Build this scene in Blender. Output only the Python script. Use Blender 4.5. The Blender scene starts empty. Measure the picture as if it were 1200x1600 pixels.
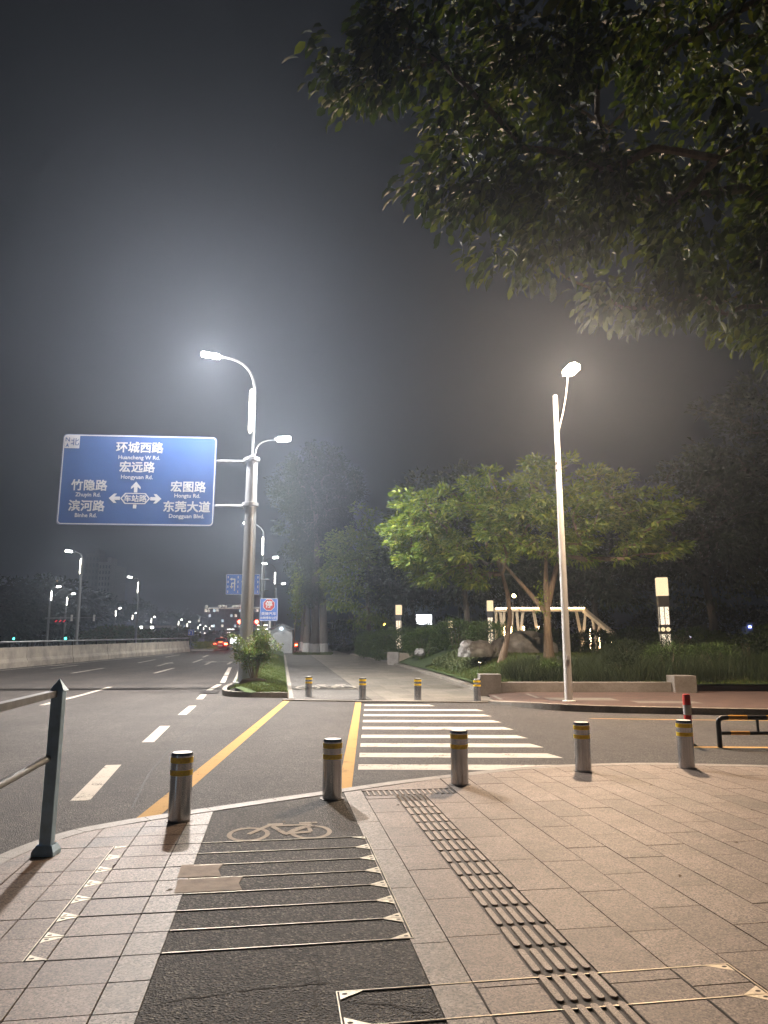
import bpy, bmesh, math, random
import numpy as np
from mathutils import Vector, Matrix
R = math.radians
sc = bpy.context.scene
C = sc.collection

# ------------------------------------------------------------------ camera
F = 1109.0; PITCH = math.atan(204 / F); EYE = 1.62
cam_d = bpy.data.cameras.new('camera'); cam = bpy.data.objects.new('camera', cam_d); C.objects.link(cam)
cam.location = (0, 0, EYE); cam.rotation_euler = (R(90) + PITCH, 0, 0)
cam_d.sensor_fit = 'VERTICAL'; cam_d.sensor_height = 36; cam_d.lens = 36 * F / 1600
cam_d.clip_start = 0.05; cam_d.clip_end = 3000
sc.camera = cam

# ------------------------------------------------------------------ world: night sky, thin city glow
w = bpy.data.worlds.new('World'); sc.world = w; w.use_nodes = True
nt = w.node_tree; nt.nodes.clear()
out = nt.nodes.new('ShaderNodeOutputWorld'); add = nt.nodes.new('ShaderNodeAddShader')
b1 = nt.nodes.new('ShaderNodeBackground'); b2 = nt.nodes.new('ShaderNodeBackground')
sky = nt.nodes.new('ShaderNodeTexSky'); sky.sky_type = 'NISHITA'; sky.sun_disc = False
sky.sun_elevation = R(-8); sky.sun_rotation = R(120)
nt.links.new(sky.outputs[0], b1.inputs[0]); b1.inputs[1].default_value = 0.05
b2.inputs[0].default_value = (0.66, 0.80, 1.0, 1); b2.inputs[1].default_value = 0.008
nt.links.new(b1.outputs[0], add.inputs[0]); nt.links.new(b2.outputs[0], add.inputs[1])
nt.links.new(add.outputs[0], out.inputs[0])

# ------------------------------------------------------------------ exposure, sampling
sc.view_settings.view_transform = 'Standard'; sc.view_settings.look = 'None'
sc.view_settings.exposure = 0.0; sc.view_settings.gamma = 1.0; sc.view_settings.use_curve_mapping = False
sc.render.engine = 'CYCLES'
cy = sc.cycles
cy.max_bounces = 6; cy.diffuse_bounces = 3; cy.glossy_bounces = 3; cy.transmission_bounces = 3
cy.volume_bounces = 0; cy.transparent_max_bounces = 6
cy.sample_clamp_direct = 25; cy.sample_clamp_indirect = 3
cy.use_light_tree = True; cy.use_denoising = True
try:
    cy.denoiser = 'OPENIMAGEDENOISE'; cy.denoising_input_passes = 'RGB_ALBEDO_NORMAL'; cy.denoising_prefilter = 'ACCURATE'
except Exception:
    pass
cy.caustics_reflective = False; cy.caustics_refractive = False
LAMP_A, LAMP_LOW, LAMP_B = 13000, 4200, 5400       # radiance of the three near lamp lenses
HAZE = 0.0025

# ------------------------------------------------------------------ survey helpers (photo pixel -> real point)
def zr(y): return 0.012 * min(max(0.0, y - 22), 78)
def at(u, v, Y):
    x = (u - 600) / F; y = (800 - v) / F
    dy = math.cos(PITCH) - y * math.sin(PITCH); t = Y / dy
    return Vector((x * t, Y, EYE + t * (math.sin(PITCH) + y * math.cos(PITCH))))
AL = R(8.5)
def loc2w(s, t): return (s * math.cos(AL) - t * math.sin(AL), s * math.sin(AL) + t * math.cos(AL))

# ------------------------------------------------------------------ mesh builder
class MB:
    def __init__(self): self.v = []; self.f = []; self.m = []
    def add(self, vs, fs, m=0):
        o = len(self.v); self.v += [tuple(p) for p in vs]
        for q in fs: self.f.append(tuple(i + o for i in q)); self.m.append(m)
        return self
    def box(self, x0, y0, z0, x1, y1, z1, m=0):
        return self.add([(x0,y0,z0),(x1,y0,z0),(x1,y1,z0),(x0,y1,z0),(x0,y0,z1),(x1,y0,z1),(x1,y1,z1),(x0,y1,z1)],
                        [(3,2,1,0),(4,5,6,7),(0,1,5,4),(1,2,6,5),(2,3,7,6),(3,0,4,7)], m)
    def cbox(self, x0, y0, z0, x1, y1, z1, c=0.01, m=0):      # box with chamfered edges
        bm = bmesh.new(); bmesh.ops.create_cube(bm, size=1)
        for v in bm.verts:
            v.co = Vector((x0 + (v.co.x + .5) * (x1 - x0), y0 + (v.co.y + .5) * (y1 - y0), z0 + (v.co.z + .5) * (z1 - z0)))
        bmesh.ops.bevel(bm, geom=bm.edges[:], offset=c, segments=2, affect='EDGES', profile=.5)
        bm.verts.index_update()
        self.add([v.co for v in bm.verts], [[v.index for v in f.verts] for f in bm.faces], m); bm.free(); return self
    def prism(self, poly, z0, z1, m=0):
        n = len(poly)
        vs = [(p[0], p[1], z0) for p in poly] + [(p[0], p[1], z1) for p in poly]
        fs = [tuple(range(n - 1, -1, -1)), tuple(range(n, 2 * n))] + [(i, (i + 1) % n, n + (i + 1) % n, n + i) for i in range(n)]
        return self.add(vs, fs, m)
    def sheet(self, poly, z, m=0):
        return self.add([(p[0], p[1], z(p[0], p[1]) if callable(z) else z) for p in poly], [tuple(range(len(poly)))], m)
    def tube(self, pts, rad, n=10, cap=True, m=0):
        pts = [Vector(p) for p in pts]
        if not hasattr(rad, '__len__'): rad = [rad] * len(pts)
        vs = []; up = None
        for i, p in enumerate(pts):
            d = (pts[min(i + 1, len(pts) - 1)] - pts[max(i - 1, 0)])
            if d.length < 1e-9: d = Vector((0, 0, 1))
            d.normalize()
            if up is None: up = d.orthogonal().normalized()
            up = (up - d * up.dot(d))
            if up.length < 1e-6: up = d.orthogonal()
            up.normalize(); sd = d.cross(up)
            for k in range(n):
                a = 2 * math.pi * k / n
                vs.append(p + (up * math.cos(a) + sd * math.sin(a)) * rad[i])
        fs = []
        for i in range(len(pts) - 1):
            for k in range(n):
                a, b = i * n + k, i * n + (k + 1) % n
                fs.append((a, b, b + n, a + n))
        if cap:
            fs.append(tuple(range(n - 1, -1, -1))); fs.append(tuple((len(pts) - 1) * n + k for k in range(n)))
        return self.add(vs, fs, m)
    def lathe(self, prof, n=28, c=(0, 0), m=0):
        vs = []; fs = []
        for r, z in prof:
            for k in range(n):
                a = 2 * math.pi * k / n; vs.append((c[0] + r * math.cos(a), c[1] + r * math.sin(a), z))
        for i in range(len(prof) - 1):
            for k in range(n):
                a, b = i * n + k, i * n + (k + 1) % n; fs.append((a, b, b + n, a + n))
        fs.append(tuple(range(n - 1, -1, -1))); fs.append(tuple((len(prof) - 1) * n + k for k in range(n)))
        return self.add(vs, fs, m)
    def bar(self, p, q, wd, h=None, m=0):                       # square bar between two points
        p = Vector(p); q = Vector(q); d = (q - p).normalized(); h = h or wd
        s = d.cross(Vector((0, 0, 1)))
        if s.length < 1e-4: s = Vector((1, 0, 0))
        s.normalize(); u = s.cross(d)
        vs = [e + s * a * wd / 2 + u * b * h / 2 for e in (p, q) for a, b in ((-1,-1),(1,-1),(1,1),(-1,1))]
        return self.add(vs, [(3,2,1,0),(4,5,6,7),(0,1,5,4),(1,2,6,5),(2,3,7,6),(3,0,4,7)], m)
    def build(self, name, mats, parent=None, smooth=False, fix=True):
        me = bpy.data.meshes.new(name); me.from_pydata(self.v, [], self.f)
        if not isinstance(mats, (list, tuple)): mats = [mats]
        for m in mats: me.materials.append(m)
        if len(mats) > 1: me.polygons.foreach_set('material_index', self.m)
        if fix:
            bm = bmesh.new(); bm.from_mesh(me); bmesh.ops.recalc_face_normals(bm, faces=bm.faces); bm.to_mesh(me); bm.free()
        if smooth:
            me.polygons.foreach_set('use_smooth', [True] * len(me.polygons))
            try: me.set_sharp_from_angle(angle=R(35))
            except Exception: pass
        o = bpy.data.objects.new(name, me); C.objects.link(o)
        if parent: o.parent = parent
        return o
def raw(name, V, Fc, mat, parent=None, smooth=False):          # big numpy meshes
    me = bpy.data.meshes.new(name); n, k = Fc.shape
    me.vertices.add(len(V)); me.vertices.foreach_set('co', V.astype(np.float32).ravel())
    me.loops.add(n * k); me.loops.foreach_set('vertex_index', Fc.astype(np.int32).ravel())
    me.polygons.add(n); me.polygons.foreach_set('loop_start', np.arange(0, n * k, k, dtype=np.int32))
    me.polygons.foreach_set('loop_total', np.full(n, k, dtype=np.int32))
    if smooth: me.polygons.foreach_set('use_smooth', np.ones(n, dtype=bool))
    me.update(calc_edges=True); me.materials.append(mat)
    o = bpy.data.objects.new(name, me); C.objects.link(o)
    if parent: o.parent = parent
    return o
def tag(o, label=None, cat=None, group=None, kind=None):
    if label: o['label'] = label
    if cat: o['category'] = cat
    if group: o['group'] = group
    if kind: o['kind'] = kind
    return o
def thing(name, label, cat, loc=(0, 0, 0), rz=0.0, group=None):
    o = bpy.data.objects.new(name, None); o.empty_display_size = .2; C.objects.link(o)
    o.location = loc; o.rotation_euler = (0, 0, rz)
    return tag(o, label, cat, group)
def dup(o, parent=None):
    c = o.copy(); C.objects.link(c)
    if parent: c.parent = parent
    for ch in list(o.children): dup(ch, c)
    return c
def place(first, used, loc, rz, label):
    o = dup(first) if used else first
    o.location = loc; o.rotation_euler = (0, 0, rz); o['label'] = label
    return o

# ------------------------------------------------------------------ materials
def new(name):
    m = bpy.data.materials.new(name); m.use_nodes = True
    return m, m.node_tree, m.node_tree.nodes['Principled BSDF']
def N(nt, t, **k):
    n = nt.nodes.new(t)
    for a, b in k.items(): setattr(n, a, b)
    return n
def coords(nt, pos=False):
    if pos: return N(nt, 'ShaderNodeNewGeometry').outputs['Position']
    return N(nt, 'ShaderNodeTexCoord').outputs['Object']
def noise(nt, co, scale, detail=4, rough=.6, sx=None):
    n = N(nt, 'ShaderNodeTexNoise'); n.inputs['Scale'].default_value = scale
    n.inputs['Detail'].default_value = detail; n.inputs['Roughness'].default_value = rough
    if sx:
        mp = N(nt, 'ShaderNodeMapping'); mp.inputs['Scale'].default_value = sx
        nt.links.new(co, mp.inputs['Vector']); co = mp.outputs[0]
    nt.links.new(co, n.inputs['Vector']); return n.outputs['Fac']
def ramp(nt, fac, stops):
    r = N(nt, 'ShaderNodeValToRGB'); e = r.color_ramp.elements
    while len(e) < len(stops): e.new(.5)
    for i, (p, c) in enumerate(stops):
        e[i].position = p; e[i].color = (c[0], c[1], c[2], 1) if hasattr(c, '__len__') else (c, c, c, 1)
    nt.links.new(fac, r.inputs[0]); return r.outputs[0]
def mix(nt, a, b, fac, mode='MIX'):
    m = N(nt, 'ShaderNodeMix', data_type='RGBA', blend_type=mode)
    for s, v in ((0, fac), (6, a), (7, b)):
        if hasattr(v, 'is_linked'): nt.links.new(v, m.inputs[s])
        elif s == 0: m.inputs[0].default_value = v
        else: m.inputs[s].default_value = (v[0], v[1], v[2], 1)
    return m.outputs[2]
def bump(nt, p, h, strength, dist=.01):
    b = N(nt, 'ShaderNodeBump'); b.inputs['Strength'].default_value = strength; b.inputs['Distance'].default_value = dist
    nt.links.new(h, b.inputs['Height']); nt.links.new(b.outputs[0], p.inputs['Normal'])
def surf(name, col, rough=.6, metal=0.0, var=.15, scale=6.0, bs=0.0, bscale=60.0, pos=False, sx=None, spec=.5):
    m, nt, p = new(name); co = coords(nt, pos)
    n = noise(nt, co, scale, 5, .6, sx)
    lo = [c * (1 - var) for c in col]; hi = [min(1, c * (1 + var)) for c in col]
    nt.links.new(ramp(nt, n, [(.3, lo), (.7, hi)]), p.inputs['Base Color'])
    p.inputs['Metallic'].default_value = metal; p.inputs['Specular IOR Level'].default_value = spec
    r = N(nt, 'ShaderNodeMapRange'); r.inputs['To Min'].default_value = rough * .85; r.inputs['To Max'].default_value = min(1, rough * 1.15)
    nt.links.new(noise(nt, co, scale * 2.3, 3, .6, sx), r.inputs['Value']); nt.links.new(r.outputs[0], p.inputs['Roughness'])
    if bs: bump(nt, p, noise(nt, co, bscale, 3), bs)
    return m
def emis(name, col, strength):
    m = bpy.data.materials.new(name); m.use_nodes = True; nt = m.node_tree; nt.nodes.clear()
    e = N(nt, 'ShaderNodeEmission'); o = N(nt, 'ShaderNodeOutputMaterial')
    e.inputs[0].default_value = (*col, 1); e.inputs[1].default_value = strength
    nt.links.new(e.outputs[0], o.inputs[0]); return m
def asphalt(name, c, stone, big=.5, rough=.75, crack=False, patch=False, grain=110):
    m, nt, p = new(name); co = coords(nt, True)
    vo = N(nt, 'ShaderNodeTexVoronoi'); vo.inputs['Scale'].default_value = grain; nt.links.new(co, vo.inputs['Vector'])
    rnd = N(nt, 'ShaderNodeSeparateColor'); nt.links.new(vo.outputs['Color'], rnd.inputs[0])
    base = ramp(nt, rnd.outputs[0], [(0, [x * .12 for x in c]), (.45, [x * .75 for x in c]), (.78, [x * 2.2 for x in c]), (.95, [x * 3.6 for x in c]), (1, stone)])
    lg = ramp(nt, noise(nt, co, big, 5, .65), [(.3, .68), (.7, 1.25)])
    col = mix(nt, base, lg, 1.0, 'MULTIPLY')
    md = ramp(nt, noise(nt, co, 5, 4, .7), [(.35, .8), (.65, 1.12)])
    col = mix(nt, col, md, 1.0, 'MULTIPLY')
    if patch:                                                   # faint wheel streaks along the road
        st = ramp(nt, noise(nt, co, 1.0, 4, .6, (.9, .05, 1)), [(.35, .78), (.65, 1.15)])
        col = mix(nt, col, st, 1.0, 'MULTIPLY')
    if crack:
        wv = N(nt, 'ShaderNodeTexVoronoi', feature='DISTANCE_TO_EDGE'); wv.inputs['Scale'].default_value = 1.1
        ad = N(nt, 'ShaderNodeVectorMath', operation='ADD'); nn = N(nt, 'ShaderNodeTexNoise'); nn.inputs['Scale'].default_value = 9
        nt.links.new(co, nn.inputs['Vector']); sc_ = N(nt, 'ShaderNodeVectorMath', operation='SCALE'); sc_.inputs['Scale'].default_value = .22
        nt.links.new(nn.outputs['Color'], sc_.inputs[0]); nt.links.new(co, ad.inputs[0]); nt.links.new(sc_.outputs[0], ad.inputs[1])
        nt.links.new(ad.outputs[0], wv.inputs['Vector'])
        ed = ramp(nt, wv.outputs['Distance'], [(.006, 0), (.014, 1)])
        gate = ramp(nt, noise(nt, co, 1.3, 2), [(.44, 1), (.48, 0)])
        ed2 = mix(nt, ed, gate, 1.0, 'LIGHTEN')
        col = mix(nt, (.008, .007, .006), col, ed2)
    nt.links.new(col, p.inputs['Base Color']); p.inputs['Roughness'].default_value = rough
    bump(nt, p, vo.outputs['Distance'], .9, .010)
    return m
def slab(name, tones, speck=.22, sc=170, rough=.62, dirt=True):
    m, nt, p = new(name); co = coords(nt, True)
    g = N(nt, 'ShaderNodeNewGeometry')
    col = ramp(nt, g.outputs['Random Per Island'], [(i / (len(tones) - 1), t) for i, t in enumerate(tones)])
    vo = N(nt, 'ShaderNodeTexVoronoi'); vo.inputs['Scale'].default_value = sc; nt.links.new(co, vo.inputs['Vector'])
    rn = N(nt, 'ShaderNodeSeparateColor'); nt.links.new(vo.outputs['Color'], rn.inputs[0])
    col = mix(nt, col, ramp(nt, rn.outputs[0], [(0, 1 - speck * 1.9), (.5, 1.0), (.93, 1 + speck), (1, 1 + speck * 2.4)]), 1.0, 'MULTIPLY')
    if dirt:
        col = mix(nt, col, ramp(nt, noise(nt, co, 1.1, 6, .7), [(.3, (.66, .64, .60)), (.62, (1.06, 1.05, 1.05))]), 1.0, 'MULTIPLY')
        col = mix(nt, col, ramp(nt, noise(nt, co, 7, 6, .75), [(.30, (.76, .74, .70)), (.55, (1.0, 1.0, 1.0))]), 1.0, 'MULTIPLY')
        spot = ramp(nt, noise(nt, co, 24, 2, .5), [(.765, 1), (.79, .35)])
        col = mix(nt, col, spot, 1.0, 'MULTIPLY')
    nt.links.new(col, p.inputs['Base Color']); p.inputs['Roughness'].default_value = rough
    bump(nt, p, noise(nt, co, 260, 3), .25, .003)
    return m
def paint(name, c, under, wear=.42):
    m, nt, p = new(name); co = coords(nt, True)
    n = mix(nt, noise(nt, co, 55, 4, .7), noise(nt, co, 3.0, 4, .7), .5)
    f = ramp(nt, n, [(wear - .04, 1), (wear + .03, 0)])
    cc = mix(nt, [x * .82 for x in c], c, noise(nt, co, 2, 4))
    nt.links.new(mix(nt, cc, under, f), p.inputs['Base Color']); p.inputs['Roughness'].default_value = .85; p.inputs['Specular IOR Level'].default_value = .2
    bump(nt, p, noise(nt, co, 120, 3), .3, .004)
    return m
def leaf(name, tones, trans=.35, rough=.5):
    m, nt, p = new(name)
    g = N(nt, 'ShaderNodeNewGeometry')
    col = ramp(nt, g.outputs['Random Per Island'], [(i / (len(tones) - 1), t) for i, t in enumerate(tones)])
    nt.links.new(col, p.inputs['Base Color']); p.inputs['Roughness'].default_value = rough
    p.inputs['Specular IOR Level'].default_value = .22
    tr = N(nt, 'ShaderNodeBsdfTranslucent'); nt.links.new(mix(nt, col, (1.0, 1.0, .45), 1.0, 'MULTIPLY'), tr.inputs[0])
    ms = N(nt, 'ShaderNodeMixShader'); ms.inputs[0].default_value = trans
    nt.links.new(p.outputs[0], ms.inputs[1]); nt.links.new(tr.outputs[0], ms.inputs[2])
    nt.links.new(ms.outputs[0], nt.nodes['Material Output'].inputs[0])
    return m
def bark(name, c, rough=.85, white=None):
    m, nt, p = new(name); co = coords(nt)
    n = noise(nt, co, 6, 6, .7, (3, 3, .6))
    col = ramp(nt, n, [(.3, [x * .55 for x in c]), (.5, c), (.72, [x * 1.5 for x in c])])
    if white is not None:                                       # limewashed foot of a street tree
        s = N(nt, 'ShaderNodeSeparateXYZ'); nt.links.new(co, s.inputs[0])
        ad = N(nt, 'ShaderNodeMath', operation='MULTIPLY_ADD'); nt.links.new(noise(nt, co, 8), ad.inputs[0]); ad.inputs[1].default_value = .25
        nt.links.new(s.outputs[2], ad.inputs[2])
        gt = N(nt, 'ShaderNodeMath', operation='LESS_THAN'); nt.links.new(ad.outputs[0], gt.inputs[0]); gt.inputs[1].default_value = white
        col = mix(nt, col, (.42, .42, .42), gt.outputs[0])
    nt.links.new(col, p.inputs['Base Color']); p.inputs['Roughness'].default_value = rough
    bump(nt, p, n, .6, .03)
    return m
def brick_mat(name, c1, c2, mortar, sx=5.0):
    m, nt, p = new(name); co = coords(nt, True)
    b = N(nt, 'ShaderNodeTexBrick'); nt.links.new(co, b.inputs['Vector'])
    b.inputs['Scale'].default_value = sx; b.inputs['Color1'].default_value = (*c1, 1); b.inputs['Color2'].default_value = (*c2, 1)
    b.inputs['Mortar'].default_value = (*mortar, 1); b.inputs['Mortar Size'].default_value = .02
    b.inputs['Brick Width'].default_value = 1.0; b.inputs['Row Height'].default_value = .5
    col = mix(nt, b.outputs['Color'], ramp(nt, noise(nt, co, 2, 5, .7), [(.3, .6), (.7, 1.25)]), 1.0, 'MULTIPLY')
    nt.links.new(col, p.inputs['Base Color']); p.inputs['Roughness'].default_value = .8
    return m

M = {}
M['asphalt'] = asphalt('road asphalt', (.036, .032, .029), (.20, .185, .165), patch=True, rough=.78)
M['lane'] = asphalt('bike lane asphalt', (.031, .028, .0235), (.20, .19, .15), big=.9, crack=True, rough=.8, grain=85)
M['path_asphalt'] = asphalt('far bike lane asphalt', (.070, .068, .064), (.15, .15, .14), big=.6)
M['slab'] = slab('paving slab', [(.190, .146, .119), (.230, .181, .149), (.166, .128, .104), (.218, .169, .136), (.205, .160, .131)], .34, 120)
M['granite_band'] = slab('coarse granite band', [(.215, .185, .155), (.245, .21, .175)], .36, 95)
M['kerb'] = slab('kerb granite', [(.25, .235, .21), (.29, .27, .24), (.23, .22, .20)], .2, 200)
M['groove'] = surf('joint dirt', (.022, .018, .014), .95, var=.4, scale=30)
M['path_slab'] = slab('far path slab', [(.15, .14, .12), (.20, .185, .16), (.115, .11, .098), (.175, .165, .14)], .2, 90)
M['tact_base'] = surf('tactile groove stone', (.075, .064, .052), .8, var=.25, scale=20, bs=.3, bscale=200, pos=True)
M['steel_trim'] = surf('brass steel edge trim', (.62, .56, .45), .32, 1.0, .25, 12, pos=True)
M['trim_plate'] = surf('pale corner plate', (.58, .53, .43), .35, .75, .3, 25, .2, 80, pos=True)
M['patch'] = surf('mortar patch', (.25, .20, .155), .85, var=.25, scale=9, bs=.4, bscale=90, pos=True)
M['white'] = paint('white road paint', (.60, .57, .51), (.045, .041, .037), .425)
M['white_worn'] = paint('worn white road paint', (.50, .47, .42), (.06, .055, .05), .465)
M['bike_paint'] = paint('faded bicycle paint', (.38, .33, .27), (.035, .032, .029), .43)
M['yellow'] = paint('yellow road paint', (.52, .32, .105), (.045, .041, .037), .40)
M['steel'] = None
def steel():
    m, nt, p = new('brushed stainless steel'); co = coords(nt)
    n = noise(nt, co, 40, 4, .6, (1, 1, .02))
    nt.links.new(ramp(nt, n, [(.3, (.36, .38, .42)), (.7, (.60, .64, .70))]), p.inputs['Base Color'])
    p.inputs['Metallic'].default_value = 1.0
    r = N(nt, 'ShaderNodeMapRange'); r.inputs['To Min'].default_value = .13; r.inputs['To Max'].default_value = .30
    nt.links.new(noise(nt, co, 12, 5, .7), r.inputs['Value']); nt.links.new(r.outputs[0], p.inputs['Roughness'])
    return m
M['steel'] = steel()
M['band'] = surf('yellow reflective tape', (.90, .58, .015), .30, var=.3, scale=40, bs=.2, bscale=120)
M['pole'] = surf('galvanised grey pole', (.22, .235, .25), .45, .4, .12, 3, sx=(1, 1, .15))
M['pole_white'] = surf('white painted pole', (.72, .72, .70), .45, 0, .06, 4)
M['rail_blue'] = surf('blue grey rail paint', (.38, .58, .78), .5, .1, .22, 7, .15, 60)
M['rail_top'] = surf('worn rail paint', (.20, .22, .24), .5, .2, .25, 9, .15, 60)
M['black'] = surf('black paint', (.018, .018, .019), .45, 0, .3, 10)
M['rubber'] = surf('dark rubber', (.02, .02, .02), .8, 0, .3, 8)
M['amber'] = surf('amber paint', (.55, .26, .02), .45, 0, .15, 10)
M['red'] = surf('red reflective sheet', (.62, .035, .02), .4, 0, .12, 10)
M['pale'] = surf('pale reflective sheet', (.62, .62, .62), .4, 0, .08, 10)
M['sign_blue'] = surf('sign blue sheet', (.010, .052, .20), .85, 0, .05, 1.5, spec=.12)
M['sign_white'] = surf('sign white letters', (.38, .41, .47), .85, 0, .04, 3, spec=.12)
M['sign_navy'] = surf('sign navy letters', (.02, .06, .20), .5, 0, .05, 3)
M['sign_bright'] = surf('bright sign blue sheet', (.03, .17, .68), .45, 0, .05, 1.5); M['sign_glare'] = surf('bright sign white', (.85, .87, .9), .5, 0, .04, 3)
M['sign_back'] = surf('sign back aluminium', (.35, .36, .37), .5, .6, .1, 3)
M['sign_red'] = surf('sign red sheet', (.55, .03, .03), .45, 0, .08, 3)
M['concrete'] = surf('barrier concrete', (.33, .30, .255), .85, 0, .38, 1.1, .3, 40, pos=True)
M['stone'] = slab('pale wall stone', [(.20, .19, .18), (.23, .22, .21)], .15, 160)
M['soil'] = surf('soil', (.035, .027, .018), .95, 0, .4, 6, .5, 25, pos=True)
M['lawn'] = surf('lawn ground', (.035, .060, .014), .95, 0, .4, 5, .5, 40, pos=True)
M['ground'] = surf('dark open ground', (.020, .026, .014), .95, 0, .4, .4, .3, 5, pos=True)
M['rock'] = surf('boulder', (.17, .168, .162), .9, 0, .5, 3.0, 1.0, 9)
M['redbrick'] = brick_mat('red brick paving', (.080, .044, .031), (.056, .033, .025), (.035, .027, .022))
M['hut'] = surf('grey hut panels', (.34, .36, .38), .6, .1, .1, 2)
M['hut_roof'] = surf('hut roof sheet', (.20, .22, .24), .6, .2, .1, 3)
M['car_red'] = surf('red car paint', (.42, .02, .02), .25, 0, .05, 2, spec=.7)
M['glass_dark'] = surf('dark car glass', (.02, .022, .025), .08, 0, .1, 2, spec=.8)
M['bldg'] = surf('far building render', (.07, .072, .078), .9, 0, .15, .15, pos=True)
M['bldg_pale'] = surf('pale far building render', (.42, .41, .38), .9, 0, .12, .3, pos=True)
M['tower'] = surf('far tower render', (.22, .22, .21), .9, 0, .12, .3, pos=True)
M['window_dark'] = surf('dark window', (.02, .024, .03), .2, 0, .1, 1)
M['wood_white'] = surf('cream painted truss', (.50, .40, .27), .6, 0, .1, 3)
M['leaf_near'] = leaf('big drooping leaves', [(.015, .026, .006), (.024, .039, .008), (.040, .058, .011), (.10, .12, .022)], .32, .62)
M['leaf_garden'] = leaf('palmate garden leaves', [(.060, .11, .020), (.105, .17, .028), (.16, .22, .036), (.24, .27, .055)], .33)
M['leaf_dark'] = leaf('dark park leaves', [(.014, .023, .009), (.021, .033, .012), (.030, .043, .015)], .25, .65)
M['leaf_hedge'] = leaf('hedge leaves', [(.040, .075, .020), (.070, .115, .030), (.10, .145, .04)], .25)
M['leaf_pale'] = leaf('pale ground cover leaves', [(.075, .105, .045), (.11, .14, .065), (.15, .17, .085)], .25)
M['leaf_shrub'] = leaf('shrub leaves', [(.045, .095, .018), (.070, .125, .024), (.10, .14, .03), (.16, .10, .035)], .3)
M['leaf_lit'] = leaf('bright young leaves', [(.10, .16, .02), (.16, .22, .03), (.22, .24, .04)], .35)
M['grass'] = leaf('grass blades', [(.045, .080, .014), (.065, .11, .018), (.10, .125, .03), (.13, .12, .05)], .3, .6)
M['reed'] = leaf('tall dark grass blades', [(.016, .028, .010), (.028, .044, .015), (.055, .065, .026)], .25, .6)
M['bark'] = bark('tree bark', (.13, .095, .065))
M['bark_pale'] = bark('grey street tree bark', (.085, .073, .062), white=1.2)
M['bark_dark'] = bark('dark bark', (.07, .058, .045))
COOL = (1.0, .91, .85); WARM = (1.0, .72, .49); STRIP = (1.0, .90, .76)
M['lens_a'] = emis('cool lamp lens', COOL, LAMP_A)
M['lens_low'] = emis('path lamp lens', (1.0, .96, .90), LAMP_LOW)
M['lens_b'] = emis('warm lamp lens', WARM, LAMP_B)
M['lens_mid'] = emis('street lamp lens further off', (1.0, .95, .88), 4500)
M['lens_far'] = emis('far street lamp lens', (1.0, .95, .88), 120)
M['strip'] = emis('pole light strip', STRIP, 16)
M['strip_far'] = emis('far pole light strip', STRIP, 45)
M['glow'] = emis('garden column light', (1.0, .80, .47), 1.25)
M['glow_white'] = emis('white light box', (.95, .97, 1.0), 5)
M['glow_strip'] = emis('warm led strip', (1.0, .70, .40), 30)
M['red_on'] = emis('lit red signal', (1.0, .05, .03), 45)
M['green_on'] = emis('lit green signal', (.05, 1.0, .60), 14)
M['tail_on'] = emis('lit tail lamp', (1.0, .07, .02), 70)
M['win_on'] = emis('lit window', (1.0, .88, .70), 1.6)
M['win_cool'] = emis('cool lit window', (.75, .88, 1.0), 1.6)
M['gold_on'] = emis('gold roof sign', (1.0, .60, .10), 1.2)
M['flood'] = emis('garden spotlight lens', (1.0, .80, .45), 60)
M['led_red'] = emis('red led text', (1.0, .03, .05), 1.5)

# ------------------------------------------------------------------ polygons
def clip_half(poly, a, b):                                      # keep the left of a->b
    o = []
    def sd(p): return (b[0] - a[0]) * (p[1] - a[1]) - (b[1] - a[1]) * (p[0] - a[0])
    for i in range(len(poly)):
        p, q = poly[i], poly[(i + 1) % len(poly)]; dp, dq = sd(p), sd(q)
        if dp >= 0: o.append(p)
        if dp * dq < 0:
            t = dp / (dp - dq); o.append((p[0] + (q[0] - p[0]) * t, p[1] + (q[1] - p[1]) * t))
    return o
def clip(poly, region):                                         # convex region, counter-clockwise
    for i in range(len(region)):
        poly = clip_half(poly, region[i], region[(i + 1) % len(region)])
        if len(poly) < 3: return []
    return poly
def area(p): return sum(p[i][0] * p[(i + 1) % len(p)][1] - p[(i + 1) % len(p)][0] * p[i][1] for i in range(len(p))) / 2
def inset_line(pts, d):                                         # parallel polyline on the left
    o = []
    for i, p in enumerate(pts):
        a = Vector(pts[max(i - 1, 0)]); b = Vector(pts[min(i + 1, len(pts) - 1)]); t = (b - a).normalized()
        o.append((p[0] - t.y * d, p[1] + t.x * d))
    return o
def resample(pts, step):
    o = [tuple(pts[0])]
    for a, b in zip(pts[:-1], pts[1:]):
        n = max(1, round(math.dist(a, b) / step))
        for k in range(1, n + 1): o.append((a[0] + (b[0] - a[0]) * k / n, a[1] + (b[1] - a[1]) * k / n))
    return o
def smooth_line(pts, n=6):                                      # catmull-rom
    P = [Vector(p) for p in pts]; o = []
    for i in range(len(P) - 1):
        p0, p1, p2, p3 = P[max(i - 1, 0)], P[i], P[i + 1], P[min(i + 2, len(P) - 1)]
        for k in range(n):
            t = k / n
            o.append(tuple(.5 * ((2 * p1) + (p2 - p0) * t + (2 * p0 - 5 * p1 + 4 * p2 - p3) * t * t + (3 * p1 - p0 - 3 * p2 + p3) * t ** 3)))
    return o + [tuple(P[-1])]
def ribbon(mb, left, right, z, m=0, sub=1):
    n = len(left); vs = []
    for a, b in zip(left, right):
        for p in (a, b): vs.append((p[0], p[1], z(p[0], p[1]) if callable(z) else z))
    return mb.add(vs, [(2 * i, 2 * i + 1, 2 * i + 3, 2 * i + 2) for i in range(n - 1)], m)

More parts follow.
